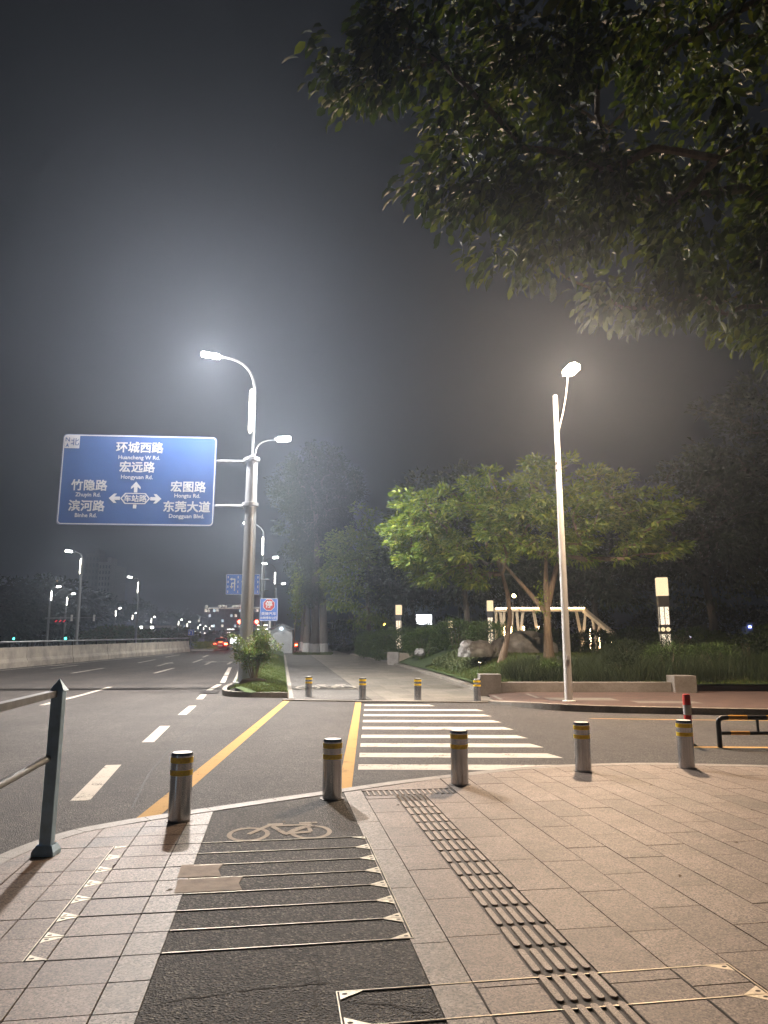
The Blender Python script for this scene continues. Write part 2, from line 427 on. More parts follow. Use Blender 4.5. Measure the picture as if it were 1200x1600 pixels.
# ------------------------------------------------------------------ ground, road
random.seed(4)
g = MB(); ys = [-50, -10, 22, 60, 100, 200, 410]; xs = [-250, -60, -22, 0, 30, 90, 250]
for i in range(len(ys) - 1):
    for j in range(len(xs) - 1):
        g.add([(x, y, zr(y) - .30) for x, y in ((xs[j], ys[i]), (xs[j + 1], ys[i]), (xs[j + 1], ys[i + 1]), (xs[j], ys[i + 1]))], [(0, 1, 2, 3)])
tag(g.build('ground', M['ground']), kind='structure')
g = MB(); ys = [-25, 22] + list(range(26, 101, 4)) + [140, 260]
for y0, y1 in zip(ys[:-1], ys[1:]):
    x0, x1 = (-24, 45) if y1 <= 80 else (-60, 20)
    g.add([(x0, y0, zr(y0) - .03), (x1, y0, zr(y0) - .03), (x1, y1, zr(y1) - .03), (x0, y1, zr(y1) - .03)], [(0, 1, 2, 3)])
tag(g.build('road', M['asphalt']), kind='structure')
zroad = lambda x, y: zr(y) - .026
zroad2 = lambda x, y: zr(y) - .022

# expansion joint, lane dashes, arrows on the carriageway
g = MB(); g.sheet([(-23, 28.1), (-6.1, 28.5), (-6.1, 28.72), (-23, 28.32)], zroad)
tag(g.build('expansion_joint', M['rubber']), kind='structure')
MARK = 'white lane markings on the carriageway'
def dash(p, q, wd, name='lane_dash', label=None, mat='white', wq=None):
    d = (Vector(q) - Vector(p)).normalized(); s = Vector((d.y, -d.x)) * wd / 2; s2 = s * ((wq or wd) / wd)
    g = MB(); k = max(1, int(math.dist(p, q) // 3))
    L = [tuple(Vector(p).lerp(Vector(q), i / k) - s.lerp(s2, i / k)) for i in range(k + 1)]
    Rr = [tuple(Vector(p).lerp(Vector(q), i / k) + s.lerp(s2, i / k)) for i in range(k + 1)]
    ribbon(g, L, Rr, zroad); o = g.build(name, M[mat]); tag(o, kind='structure'); return o
for p, q in (((-3.22, 7.95), (-3.70, 10.18)), ((-3.97, 12.44), (-4.40, 14.81)), ((-4.68, 17.03), (-5.07, 19.45)),
             ((-5.45, 21.6), (-5.75, 23.3)), ((-6.0, 25.0), (-6.3, 27.9)), ((-6.4, 28.9), (-7.3, 33.6)), ((-7.4, 34.1), (-8.9, 42))):
    dash(p, q, .2)
for p, q in (((-9.15, 19.6), (-9.99, 26.66)), ((-15.36, 35.76), (-15.85, 41.13)), ((-11.3, 35.76), (-11.9, 41.13)), ((-16.41, 48.43), (-17.2, 54.5)),
             ((-12.9, 49), (-13.8, 55)), ((-15.0, 60), (-16.0, 66)), ((-18.1, 60), (-18.9, 67))):
    dash(p, q, .17)
dash((-20.3, 20), (-20.2, 76), .16)
def arrow(x, y, a, turn):
    ca, sa = math.cos(a), math.sin(a)
    tr = lambda p: (x + p[0] * ca - p[1] * sa, y + p[0] * sa + p[1] * ca)
    g = MB(); z = zroad
    g.sheet([tr(p) for p in ((-.1, 0), (.1, 0), (.1, 4), (-.1, 4))], z)
    if turn: 
        g.sheet([tr(p) for p in ((-.1, 4), (.1, 4), (.1, 4.5), (-1.0, 4.5), (-1.0, 4.2), (-.1, 4.2))], z)
        g.sheet([tr(p) for p in ((-1.0, 3.7), (-1.0, 5.0), (-2.0, 4.35))], z)
    else: g.sheet([tr(p) for p in ((-.4, 4), (.4, 4), (0, 6))], z)
    tag(g.build('lane_arrow', M['white_worn']), kind='structure')
arrow(-13.6, 43.5, R(8), False); arrow(-18.6, 40.5, R(4), True); arrow(-11.2, 45.5, R(9), False); arrow(-9.9, 46, R(9), True)
# yellow lines round the crossing
def strip(pts, name, mat, z=zroad):
    g = MB(); g.sheet(pts, z); return tag(g.build(name, M[mat]), kind='structure')
strip([(-2.36, 7.1), (-2.16, 7.1), (-2.70, 21.0), (-2.88, 21.0)], 'yellow_line', 'yellow')
strip([(-.53, 8.55), (-.37, 8.55), (-.64, 20.6), (-.80, 20.6)], 'yellow_line', 'yellow')
for yc, x1 in ((10.02, 2.62), (11.05, 2.6), (12.1, 2.55), (13.2, 2.52), (14.45, 2.5), (15.7, 2.47), (16.95, 2.45), (18.25, 2.45), (19.6, 1.35)):
    x0 = -.36 - .018 * (yc - 11); hh = .21
    strip([(x0, yc - hh), (x1, yc - hh - .02 * 3), (x1 - .13, yc + hh - .02 * 3), (x0 - .01, yc + hh)], 'crossing_bar', 'white')
strip([(4.5, 16.28), (4.6, 16.18), (20, 14.2), (20, 14.3)], 'road_edge_line', 'yellow')
strip([(4.75, 11.95), (4.75, 11.82), (16, 11.3), (16, 11.43)], 'parking_line', 'yellow')

# ------------------------------------------------------------------ near pavement
KO = [(-3.4, -16), (-2.75, -4), (-2.45, 3.0), (-2.30, 5.0), (-2.10, 6.2), (-1.80, 6.88), (-1.42, 7.22), (-.95, 7.50), (-.53, 7.72), (0, 8.01), (.52, 8.28), (.79, 8.42), (1.40, 8.74),
      (2.20, 9.08), (2.90, 9.35), (3.45, 9.50), (4.07, 9.57), (5.0, 9.55), (5.8, 9.35), (7.0, 8.95), (10, 7.7), (16, 4.0), (22, -1)]
KO = smooth_line(KO, 4)
KO = resample(KO, .18)
KI = inset_line(KO, -.16)                                       # inner kerb line
region = [(22, -16), ] + [p for p in KI[::-1]] ; region = region if area(region) > 0 else region[::-1]
def tiles(mb, s0, s1, t0, t1, length, off=0.0, gap=.008, holes=(), hmin=0.0):
    n = int((t1 - t0) / length) + 2
    for k in range(n):
        a = t0 + (k - 1) * length + off; b = a + length
        if b <= t0 or a >= t1: continue
        a, b = max(a, t0), min(b, t1)
        p = [(s0 + gap / 2, a + gap / 2), (s1 - gap / 2, a + gap / 2), (s1 - gap / 2, b - gap / 2), (s0 + gap / 2, b - gap / 2)]
        p = clip(p, region)
        if len(p) < 3 or abs(area(p)) < .0015: continue
        h = random.uniform(-.0016, .0016)
        mb.prism([loc2w(*q) for q in p], -.04, h)
bed = MB(); bed.prism([loc2w(*p) for p in region], -.2, -.009)
pv = tag(bed.build('pavement', M['groove']), kind='structure')
sl = MB(); gr_ = MB()
for i, (a, b) in enumerate(((-2.85, -2.48), (-2.48, -2.15), (-2.15, -1.81), (-1.81, -1.47), (-1.47, -1.135), (-1.135, -.765))):
    tiles(sl, a, b, -.6, 9, .304, off=.29); tiles(sl, a, b, -15, -.6, .8)
tiles(gr_, -.765, -.56, -.6, 9, .304, off=.29); tiles(gr_, -.765, -.56, -15, -.6, .9)
tiles(gr_, .775, .985, -15, 9.5, .9, off=.27)
tiles(sl, .985, 1.305, -15, 7.97, .60, off=.03)
tiles(sl, .985, 2.0, 8.25, 9.6, .42)
tiles(sl, 1.635, 2.01, -15, 7.97, .66, off=.10)
x = 2.01; k = 0
while x < 16:
    wdt = .335 if k < 40 else .5
    tiles(sl, x, x + wdt, -15, 10, .66, off=(.33 if k % 2 else .0) + random.uniform(-.03, .03)); x += wdt; k += 1
tag(sl.build('paving_slabs', M['slab']), kind='structure'); tag(gr_.build('granite_band', M['granite_band']), kind='structure')
# kerb stones
kb = MB(); seg = 5
for i in range(0, len(KO) - 1, seg):
    a = KO[i:i + seg + 1]; b = KI[i:i + seg + 1]
    if len(a) < 2: continue
    d = Vector((a[-1][0] - a[0][0], a[-1][1] - a[0][1])).normalized() * .003
    a = [(a[0][0] + d.x, a[0][1] + d.y)] + a[1:-1] + [(a[-1][0] - d.x, a[-1][1] - d.y)]
    b = [(b[0][0] + d.x, b[0][1] + d.y)] + b[1:-1] + [(b[-1][0] - d.x, b[-1][1] - d.y)]
    kb.prism([loc2w(*p) for p in a + b[::-1]], -.2, .002)
tag(kb.build('kerb', M['kerb']), kind='structure')
# bicycle lane across the pavement
ln = MB(); lp = clip([(-.56, -15), (.775, -15), (.775, 9), (-.56, 9)], region); ln.prism([loc2w(*p) for p in lp], -.05, -.003)
tag(ln.build('bike_lane', M['lane']), kind='structure')
# tactile strip: a grooved base with raised bars
tb = MB(); tbar = MB()
tb.prism([loc2w(*p) for p in clip([(1.305, -15), (1.635, -15), (1.635, 7.97), (1.305, 7.97)], region)], -.04, -.006)
tb.prism([loc2w(*p) for p in clip([(1.0, 7.97), (2.0, 7.97), (2.0, 8.25), (1.0, 8.25)], region)], -.04, -.006)
t = -.3 + .096
while t < 7.60:
    for j in range(5):
        s = 1.305 + .033 + j * .066; hw = .021; L = .272
        pts = []
        for a in range(0, 181, 30): pts.append((s + hw * math.cos(R(a)), t + L - hw + hw * math.sin(R(a))))
        for a in range(180, 361, 30): pts.append((s + hw * math.cos(R(a)), t + hw + hw * math.sin(R(a))))
        o = len(tbar.v); n = len(pts)
        tops = [(s + (p[0] - s) * .86, t + L / 2 + (p[1] - t - L / 2) * .97) for p in pts]
        tbar.add([(*loc2w(*p), -.006) for p in pts] + [(*loc2w(*p), .004) for p in tops],
                 [tuple(range(n, 2 * n))] + [(i, (i + 1) % n, n + (i + 1) % n, n + i) for i in range(n)])
    t += .304
def knobs(s0, s1, t0, t1, pitch=.055):
    s = s0 + pitch / 2
    while s < s1:
        t = t0 + pitch / 2
        while t < t1:
            if clip([(s - .001, t - .001), (s + .001, t - .001), (s, t + .001)], region):
                cx, cyy = loc2w(s, t)
                tbar.add([(cx + r * math.cos(a), cyy + r * math.sin(a), z) for r, z in ((.019, -.006), (.012, .003)) for a in [k * math.pi / 4 for k in range(8)]],
                         [tuple(range(8, 16))] + [(i, (i + 1) % 8, 8 + (i + 1) % 8, 8 + i) for i in range(8)])
            t += pitch
        s += pitch
knobs(1.305, 1.635, 7.68, 7.97); 
s = 1.02
while s < 1.98:
    tbar.add([(*loc2w(s + a, tt), z) for z, e in ((-.006, 0), (.004, .006)) for a, tt in ((0 + e, 7.99 + e), (.032 - e, 7.99 + e), (.032 - e, 8.23 - e), (0 + e, 8.23 - e))],
             [(4, 5, 6, 7), (0, 1, 5, 4), (1, 2, 6, 5), (2, 3, 7, 6), (3, 0, 4, 7)]); s += .062
tag(tb.build('tactile_paving', M['tact_base']), kind='structure')
tag(tbar.build('tactile_bars', slab('tactile bar stone', [(.31, .25, .20), (.36, .29, .235)], .25, 220)), kind='structure')

# trench covers let into the pavement: metal edging, corner plates
def cover(s0, s1, ts, label, sm):
    t = thing('trench_cover', label, 'trench cover')
    e = MB(); dk = MB(); pl = MB()
    for tt in ts:
        e.prism([loc2w(*p) for p in ((sm, tt - .003), (s1, tt - .003), (s1, tt + .003), (sm, tt + .003))], -.01, .0032)
        dk.prism([loc2w(*p) for p in ((s0, tt - .009), (s1, tt - .009), (s1, tt - .0034), (s0, tt - .0034))], -.01, .0022)
    for ss, d in ((s0, -1), (s1, 1)):
        e.prism([loc2w(*p) for p in ((ss - .0025, ts[0] - .003), (ss + .0025, ts[0] - .003), (ss + .0025, ts[-1] + .003), (ss - .0025, ts[-1] + .003))], -.01, .0036)
        dk.prism([loc2w(*p) for p in ((ss - d * .003, ts[0]), (ss - d * .003, ts[-1]), (ss - d * .012, ts[-1]), (ss - d * .012, ts[0]))], -.01, .0028)
    for i, tt in enumerate(ts):                                 # triangular corner plates, two meeting at every joint
        for ss, d in ((s0, 1), (s1, -1)):
            for q in (1, -1):
                if (i == 0 and q < 0) or (i == len(ts) - 1 and q > 0): continue
                L, H = .125, .082
                tri = [(ss + d * .005, tt + q * .005), (ss + d * L, tt + q * .006), (ss + d * .005, tt + q * H)]
                pl = MB(); pl.prism([loc2w(*p) for p in tri], -.01, .0026); pl.build('corner_plate', M['trim_plate'], t)
                cx, cyt = ss + d * .036, tt + q * .028
                dk.prism([loc2w(cx + .014 * math.cos(a), cyt + .009 * math.sin(a)) for a in [k * math.pi / 4 for k in range(8)]], 0, .0030)
    e.build('edge_trim', M['steel_trim'], t); dk.build('joint_gap', M['groove'], t)
    return t
cover(-1.25, .80, [4.25 + .304 * k for k in range(8)], 'long row of metal edged trench lids crossing the dark bicycle lane', -.555)
cover(.325, 2.33, [3.08, 3.375, 3.69], 'metal edged trench lid under the tactile bars at the near pavement edge', .325)
# mortar patches, cracks' dirt
for k, (a, b) in enumerate(((( -.64, 5.50), (-.36, 5.79)), ((-.62, 5.19), (-.20, 5.455)))):
    g = MB(); ps = [a, (b[0] + .02, a[1] - .005), (b[0] - .01, (a[1] + b[1]) / 2), (b[0] + .012, b[1]), (a[0] - .01, b[1] + .006)]
    g.prism([loc2w(*p) for p in ps], -.01, .0028); tag(g.build('mortar_patch', M['patch']), kind='structure')

rc = random.Random(8)
def crack(pts, wd, name, mat, z, jit=.012):
    P = [Vector(p) for p in pts]; out_ = []
    for p, q in zip(P[:-1], P[1:]):
        n = max(2, int((q - p).length / .05))
        for k in range(n): out_.append(p.lerp(q, k / n) + Vector((rc.uniform(-1, 1), rc.uniform(-1, 1))) * jit)
    out_.append(P[-1]); L = []; Rr = []
    for i, p in enumerate(out_):
        d = (out_[min(i + 1, len(out_) - 1)] - out_[max(i - 1, 0)]).normalized(); h = wd * rc.uniform(.3, 1.1) / 2 * (1 if 0 < i < len(out_) - 1 else .2)
        L.append((p.x - d.y * h, p.y + d.x * h)); Rr.append((p.x + d.y * h, p.y - d.x * h))
    g = MB(); ribbon(g, L, Rr, z); tag(g.build(name, M[mat]), kind='structure')
LC = lambda *ps: [loc2w(*p) for p in ps]
for ps in (LC((-.20, 6.08), (-.17, 5.9), (-.19, 5.72)), LC((.22, 4.12), (.25, 3.85), (.21, 3.55)), LC((.36, 3.60), (.55, 3.55), (.66, 3.47), (.77, 3.45)), LC((.55, 3.55), (.58, 3.69)), LC((.66, 3.47), (.68, 3.25)), LC((.60, 6.0), (.57, 5.8)), LC((-.55, 3.7), (-.1, 3.78), (.30, 3.80))):
    crack(ps, .012, 'asphalt_crack', 'groove', -.0012)
for ss_ in (.986, 1.306, 1.634, 2.011): crack(LC((ss_, 3.68), (ss_, 3.4), (ss_, 3.1)), .014, 'joint_dirt', 'groove', .0030, .0015)
crack([(-2.55, 7.6), (-3.0, 9.5), (-3.6, 13), (-4.1, 17.5), (-4.5, 21.5)], .035, 'road_seam', 'rubber', zroad)
crack([(4.9, 15.9), (7, 14.2), (11, 13.0)], .03, 'road_seam', 'rubber', zroad)
# bicycle symbols painted on the lanes
def bicycle(orig, sx, sy, ang, z, mat):
    g = MB(); ca, sa = math.cos(ang), math.sin(ang)
    def W(p): return (orig[0] + p[0] * sx * ca - p[1] * sy * sa, orig[1] + p[0] * sx * sa + p[1] * sy * ca)
    lay = [0]
    def zz(x, y): return z(x, y) + lay[0]
    def ring(c, r, wd):
        for k in range(28):
            a, b = 2 * math.pi * k / 28, 2 * math.pi * (k + 1) / 28
            g.sheet([W((c[0] + q * math.cos(e), c[1] + q * math.sin(e))) for q, e in ((r, a), (r, b), (r - wd, b), (r - wd, a))][::-1], zz)
    def ln_(p, q, wd=.05):
        lay[0] += .0003
        d = (Vector(q) - Vector(p)).normalized(); s = Vector((d.y, -d.x)) * wd / 2
        g.sheet([W(Vector(p) - s), W(Vector(p) + s), W(Vector(q) + s), W(Vector(q) - s)], zz)
    ring((-.30, 0), .20, .045); ring((.28, 0), .20, .045)
    ln_((-.30, .0), (-.10, .26)); ln_((-.13, .27), (.02, .27), .045); ln_((-.09, .22), (.30, .22), .045)
    ln_((-.08, .20), (.04, -.03)); ln_((.04, -.03), (.30, .20)); ln_((.04, -.03), (.28, .0)); ln_((.28, 0), (.26, .24), .04)
    ln_((.18, .27), (.36, .27), .05); ln_((.04, -.06), (.12, .08), .04)
    g2 = g.build('bicycle_marking', M[mat]); tag(g2, kind='structure'); return g2
bicycle(loc2w(.085, 6.60), .92, 1.15, AL, lambda x, y: 0.001, 'bike_paint')
bicycle((-2.05, 26.0), 2.2, 4.6, R(8), lambda x, y: zr(y) + .006, 'white_worn')

# ------------------------------------------------------------------ far side: path, island, red pavement
zp = lambda x, y: zr(y) + .001
def kx(y):                                                      # garden kerb line
    K = [(22.0, 3.25), (24.9, 3.16), (30.3, 2.66), (38.3, 1.68), (48.4, .2), (68, -3.3), (110, -10)]
    for (a, b), (c, d) in zip(K[:-1], K[1:]):
        if y <= c: return b + (d - b) * (max(y, a) - a) / (c - a)
    return K[-1][1]
def pl(y): return -2.87 - .1425 * (y - 22.1)                    # path's left edge
def pm(y): return pl(y) + 2.35
g = MB(); yy = [21.15] + list(range(23, 110, 3))
ribbon(g, [(pl(y) + .13, y) for y in yy], [(pm(y), y) for y in yy], lambda x, y: zr(y) + .002)
tag(g.build('far_bike_lane', M['path_asphalt']), kind='structure')
g = MB(); yy = [20.45] + list(range(23, 110, 3))
ribbon(g, [(pm(y) - .5, y) for y in yy], [(kx(y) + (.0 if y > 21 else -.35), y) for y in yy], lambda x, y: zr(y) - .012)
tag(g.build('far_path_bed', M['groove']), kind='structure')
g = MB(); y = 20.7; row = 0                                     # stone slabs of the far path
while y < 100:
    x = pm(y) + .02; h = .9; c = 0
    first = True
    while x < kx(y) - .05:
        wd = .42 if first else random.choice((.6, .9, .9, 1.2)); x1 = min(x + wd, kx(y) - .02); sl_ = -.1425 * h
        off = 0
        g.add([(px, py, zr(py) + .004) for px, py in ((x + .004, y + .004), (x1 - .004, y + .004), (x1 + sl_ - .004, y + h - .004), (x + sl_ + .004, y + h - .004))], [(0, 1, 2, 3)])
        x = x1; first = False
    y += h; row += 1
tag(g.build('far_path_slabs', M['path_slab']), kind='structure')
g = MB()                                                        # flush kerb of the crossing and edging beside the island
a = resample([(-2.95, 21.1), (-.6, 20.62), (2.0, 20.38), (2.9, 20.25)], .8); b = [(p[0], p[1] + .18) for p in a]
for i in range(len(a) - 1): g.prism([(a[i][0] + .004, a[i][1]), (a[i + 1][0] - .004, a[i + 1][1]), (b[i + 1][0] - .004, b[i + 1][1]), (b[i][0] + .004, b[i][1])], -.2, .006)
y = 21.3
while y < 66:
    y1 = y + .9
    g.add([(px, py, zr(py) + zo) for zo in (-.1, .02) for px, py in ((pl(y) - .02, y + .005), (pl(y) + .13, y + .005), (pl(y1) + .13, y1 - .005), (pl(y1) - .02, y1 - .005))],
          [(4, 5, 6, 7), (0, 1, 5, 4), (1, 2, 6, 5), (2, 3, 7, 6), (3, 0, 4, 7)]); y = y1
tag(g.build('path_edging', M['kerb']), kind='structure')

# raised island with its kerb and grass
def il(y): return -5.0 - .178 * (y - 23.6) if y > 23.6 else -5.0
IO = [(pl(70) - 3.0, 70), (il(60), 60), (il(50), 50), (il(41), 41), (il(33), 33), (il(27), 27), (-5.45, 24.9), (-5.15, 23.3), (-4.85, 22.65), (-4.35, 22.35), (-3.6, 22.2), (-2.93, 22.1)]
IO = resample(smooth_line(IO, 4), .6)
g = MB(); II = inset_line(IO, .14)
if II[5][0] < IO[5][0]: II = inset_line(IO, -.14)
for i in range(len(IO) - 1):
    zs = [zr(p[1]) for p in (IO[i], IO[i + 1])]
    q = [IO[i], IO[i + 1], II[i + 1], II[i]]
    g.add([(p[0], p[1], zr(p[1]) + zo) for zo in (-.1, .13) for p in q], [(4, 5, 6, 7), (0, 1, 5, 4), (1, 2, 6, 5), (2, 3, 7, 6), (3, 0, 4, 7)])
tag(g.build('island_kerb', M['kerb']), kind='structure')
def ihz(x, y):                                                  # island mound height
    dl = x - (il(y) if y > 23.6 else -5.0); dr = pl(y) - x; df = y - 22.2
    d = max(0, min(dl, dr, df * .8)); return zr(y) + .10 + .42 * (1 - math.exp(-d * 1.1))
nx, ny = 14, 110; vs = []; fs = []
for j in range(ny):
    y = 22.25 + (70 - 22.25) * (j / (ny - 1)) ** 1.5
    xl = max(il(y) + .12, -4.75 - 2.2 * (y - 22.25)) if y < 23.6 else il(y) + .12
    if y < 23.6: xl = -4.9 - .0 + max(0, (23.0 - y)) * .9
    for i in range(nx):
        x = xl + (pl(y) - .02 - xl) * i / (nx - 1); vs.append((x, y, ihz(x, y) + (random.uniform(-.02, .02))))
for j in range(ny - 1):
    for i in range(nx - 1): a = j * nx + i; fs.append((a, a + 1, a + nx + 1, a + nx))
g = MB(); g.add(vs, fs); isl = tag(g.build('island_soil', M['lawn'], smooth=True), kind='structure')

# red brick pavement beyond the side road, kerb
def zb(x, y): 
    u = min(1, max(0, (x - 2.5) / 1.5)); return .005 + .115 * u * u * (3 - 2 * u)
FK = [(2.9, 20.25), (3.35, 19.3), (3.95, 18.35), (4.8, 17.75), (6.0, 17.35), (8.7, 16.75), (14, 15.6), (30, 12.5)]
FK = resample(smooth_line(FK, 4), .5); FI = inset_line(FK, .15)
g = MB()
for i in range(len(FK) - 1):
    q = [FK[i], FK[i + 1], FI[i + 1], FI[i]]; e = .003
    g.add([(p[0], p[1], (-.1 if zo == 0 else zb(*p) + .006)) for zo in (0, 1) for p in q], [(4, 5, 6, 7), (0, 1, 5, 4), (1, 2, 6, 5), (2, 3, 7, 6), (3, 0, 4, 7)])
tag(g.build('side_kerb', M['kerb']), kind='structure')
g = MB()
ribbon(g, FI, [(p[0] + .2, 23.2) for p in FI], zb); tag(g.build('red_pavement', M['redbrick']), kind='structure')
for x0, y0, x1, y1 in ((3.2, 20.3, 4.3, 21.9), (4.4, 19.3, 6.2, 20.2), (6.4, 18.4, 8.0, 19.1)):
    g = MB(); g.sheet([(x0, y0), (x1, y0 - .1), (x1, y1 - .1), (x0, y1)], lambda x, y: zb(x, y) + .006)
    tag(g.build('stone_inset', M['path_slab']), kind='structure')

# ------------------------------------------------------------------ garden bed
def gz(x, y):
    d = x - kx(y); a = .12 + .42 * max(0, d); b = .34 + .15 * max(0, y - 22.8)
    m = min(a, b); return zr(y) + min(1.1, m) - .25 * max(0, min(m, 1.6) - 1.1)
nx, ny = 40, 60; vs = []; fs = []
for j in range(ny):
    y = 22.75 + 45 * (j / (ny - 1)) ** 1.4
    for i in range(nx):
        x = kx(y) + .1 + 27 * (i / (nx - 1)) ** 1.3; vs.append((x, y, gz(x, y) + random.uniform(-.015, .015)))
for j in range(ny - 1):
    for i in range(nx - 1): a = j * nx + i; fs.append((a, a + 1, a + nx + 1, a + nx))
g = MB(); g.add(vs, fs); tag(g.build('garden_soil', M['lawn'], smooth=True), kind='structure')
g = MB(); y = 23.3
while y < 66:                                                   # flat stone edging along the path
    y1 = y + .95
    g.add([(px, py, zr(py) + zo) for zo in (-.1, .10) for px, py in ((kx(y) - .16, y + .006), (kx(y) + .22, y + .006), (kx(y1) + .22, y1 - .006), (kx(y1) - .16, y1 - .006))],
          [(4, 5, 6, 7), (0, 1, 5, 4), (1, 2, 6, 5), (2, 3, 7, 6), (3, 0, 4, 7)]); y = y1
tag(g.build('garden_edging', M['kerb']), kind='structure')
wl = thing('retaining_wall', 'low pale stone wall holding the garden bed behind the white lamp post', 'wall', (0, 0, 0))
g = MB(); g.cbox(3.62, 22.45, -.05, 8.85, 22.72, .42, .012)
g.build('coping_wall', M['stone'], wl)
g = MB(); g.cbox(2.95, 22.35, -.05, 3.60, 22.95, .66, .015); g.build('end_block', M['stone'], wl)
g = MB(); g.cbox(8.87, 22.25, -.05, 9.55, 22.9, .62, .015); g.build('end_block', M['stone'], wl)
g = MB(); g.cbox(9.75, 23.4, -.05, 26, 23.7, .5, .012); g.cbox(9.7, 22.9, -.05, 25, 23.35, .30, .012)
tag(g.build('garden_wall', surf('dark stone wall', (.10, .085, .065), .85, 0, .3, 2, .3, 40, pos=True)), 'dim brown garden wall at the right, beyond the pale stone block', 'wall')
bk = thing('stone_planter', 'square grey stone planter block at the hedge foot beside the far path', 'planter', (.45, 44.5, zr(44.5)))
g = MB(); g.cbox(-.25, 0, -.1, .45, .8, .78, .02); g.build('block', M['stone'], bk)
g = MB(); g.cbox(.47, .05, -.1, 1.35, .7, .72, .02); g.build('side_block', surf('brown stone', (.20, .17, .13), .85, 0, .2, 3, .2, 40), bk)

# ------------------------------------------------------------------ bollards
def make_bollard():
    t = thing('steel_bollard', 'x', 'bollard')
    g = MB(); g.lathe([(.102, -.02), (.1015, .30), (.1005, .565), (.1015, .572), (.1015, .590), (.094, .602), (.05, .603)], 40); b = g.build('body', M['steel'], t, True)
    g = MB(); g.lathe([(.088, .600), (.088, .6055), (.0, .607)], 32); g.build('cap', surf('bright cap steel', (.62, .60, .56), .5, .5, .15, 20), t, True)
    for z0, z1 in ((.515, .565), (.405, .452)):
        g = MB(); g.lathe([(.1012, z0), (.1035, z0 + .001), (.1035, z1 - .001), (.1012, z1)], 40); g.build('reflective_band', M['band'], t, True)
    g = MB(); g.lathe([(.128, -.02), (.128, .004), (.103, .006)], 32); g.build('base_ring', surf('dirty ring steel', (.10, .09, .08), .6, .8, .3, 12), t, True)
    return t
boll = make_bollard(); used = False
GB = 'stainless bollards along the near pavement edge'; GF = 'stainless bollards across the far path'
for (x, y), lab in zip(((-1.90, 6.99), (-.55, 7.93), (.88, 8.68), (2.56, 9.56), (3.99, 9.80)),
        ('near steel bollard on pale tiles left of the bicycle lane, closest to blue railing', 'near steel bollard at the top right corner of the bicycle lane',
         'near steel bollard in front of the white zebra bars', 'near steel bollard on slabs, right of the zebra bars with bare road behind', 'near steel bollard just in front of the red and white post')):
    o = place(boll, used, (x, y, 0), random.uniform(0, 6), lab); o['group'] = GB; used = True
for (x, y), lab in zip(((-2.28, 22.1), (-.62, 21.2), (.97, 20.95), (2.62, 20.55)),
        ('far steel bollard on the grey lane beside the grass island', 'far steel bollard behind the top of the right yellow line', 'far steel bollard behind the middle of the farthest zebra bar',
         'far steel bollard in front of the pale stone end block')):
    o = place(boll, True, (x, y, .004), random.uniform(0, 6), lab); o['group'] = GF
rw = thing('warning_post', 'slim red and white striped post standing behind a steel bollard', 'post', (5.0, 12.1, -.03))
g = MB(); g.lathe([(.06, 0), (.06, .79), (.05, .81), (.01, .815)], 24); g.build('post_tube', M['red'], rw, True)
for z0, z1 in ((.20, .36), (.48, .64)):
    g = MB(); g.lathe([(.0602, z0), (.0625, z0 + .001), (.0625, z1 - .001), (.0602, z1)], 24); g.build('white_band', M['pale'], rw, True)
g = MB(); g.lathe([(.11, -.0), (.11, .012), (.065, .03)], 24); g.build('foot_plate', M['black'], rw, True)
# black and amber parking hoop
hp = thing('hoop_barrier', 'black and amber striped tube barrier on the side road', 'barrier', (5.37, 11.83, -.03), R(-2))
g = MB(); path = [(0, 0, 0), (0, 0, .38)] + [(.08 - .08 * math.cos(R(a)), 0, .38 + .08 * math.sin(R(a))) for a in (20, 40, 60, 80)]; L = 2.6
g.tube(path + [(.16, 0, .465)], .038, 12); g.tube([(L, 0, 0), (L, 0, .40), (L - .08, 0, .46), (L - .16, 0, .465)], .038, 12)
for z, r in ((.465, .038), (.225, .03)):
    x = .04 if z < .3 else .16; k = 0
    while x < L - .05:
        x1 = min(x + (.14 if z < .3 and k == 0 else .30), L - .02)
        g.tube([(x, 0, z), (x1, 0, z)], r + .0008 * (k % 2), 12, True, 1 if k % 2 == (1 if z < .3 else 0) else 0); x = x1; k += 1
g2 = g.build('hoop', [M['black'], M['amber']], hp, True)
for x in (.62, 1.5):
    g = MB(); g.tube([(x, 0, .23), (x, 0, .45)], .022, 10); g.build('upright', M['black'], hp, True)
# blue railing at the left
rl = thing('street_railing', 'blue grey pointed steel post with two rails at the left kerb', 'railing', (-2.63, 5.91, 0), R(0))
g = MB(); hw = .047; hd = .036
g.cbox(-hw, -hd, 0, hw, hd, 1.24, .006); g.add([(-hw - .012, -hd - .012, 1.24), (hw + .012, -hd - .012, 1.24), (hw + .012, hd + .012, 1.24), (-hw - .012, hd + .012, 1.24), (0, 0, 1.335)], [(0, 1, 4), (1, 2, 4), (2, 3, 4), (3, 0, 4), (3, 2, 1, 0)])
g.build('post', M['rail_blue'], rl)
g = MB(); g.prism([(-.085, -.07), (.085, -.07), (.085, .07), (-.085, .07)], 0, .03)
g.add([(a * .085, b * .07, .03) for a, b in ((-1,-1),(1,-1),(1,1),(-1,1))] + [(a * .06, b * .047, .075) for a, b in ((-1,-1),(1,-1),(1,1),(-1,1))], [(0,1,5,4),(1,2,6,5),(2,3,7,6),(3,0,4,7)])
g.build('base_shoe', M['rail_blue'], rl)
dr = Vector((.17, -1.0, 0)).normalized()
g = MB(); p = Vector((-.03, -.03, 1.215)); g.bar(p, p + dr * 2.6, .065, .05); g.build('top_rail', M['rail_top'], rl)
g = MB(); p = Vector((-.03, -.03, .715)); g.tube([p, p + dr * 2.6], .026, 14); g.build('lower_rail', M['rail_top'], rl, True)
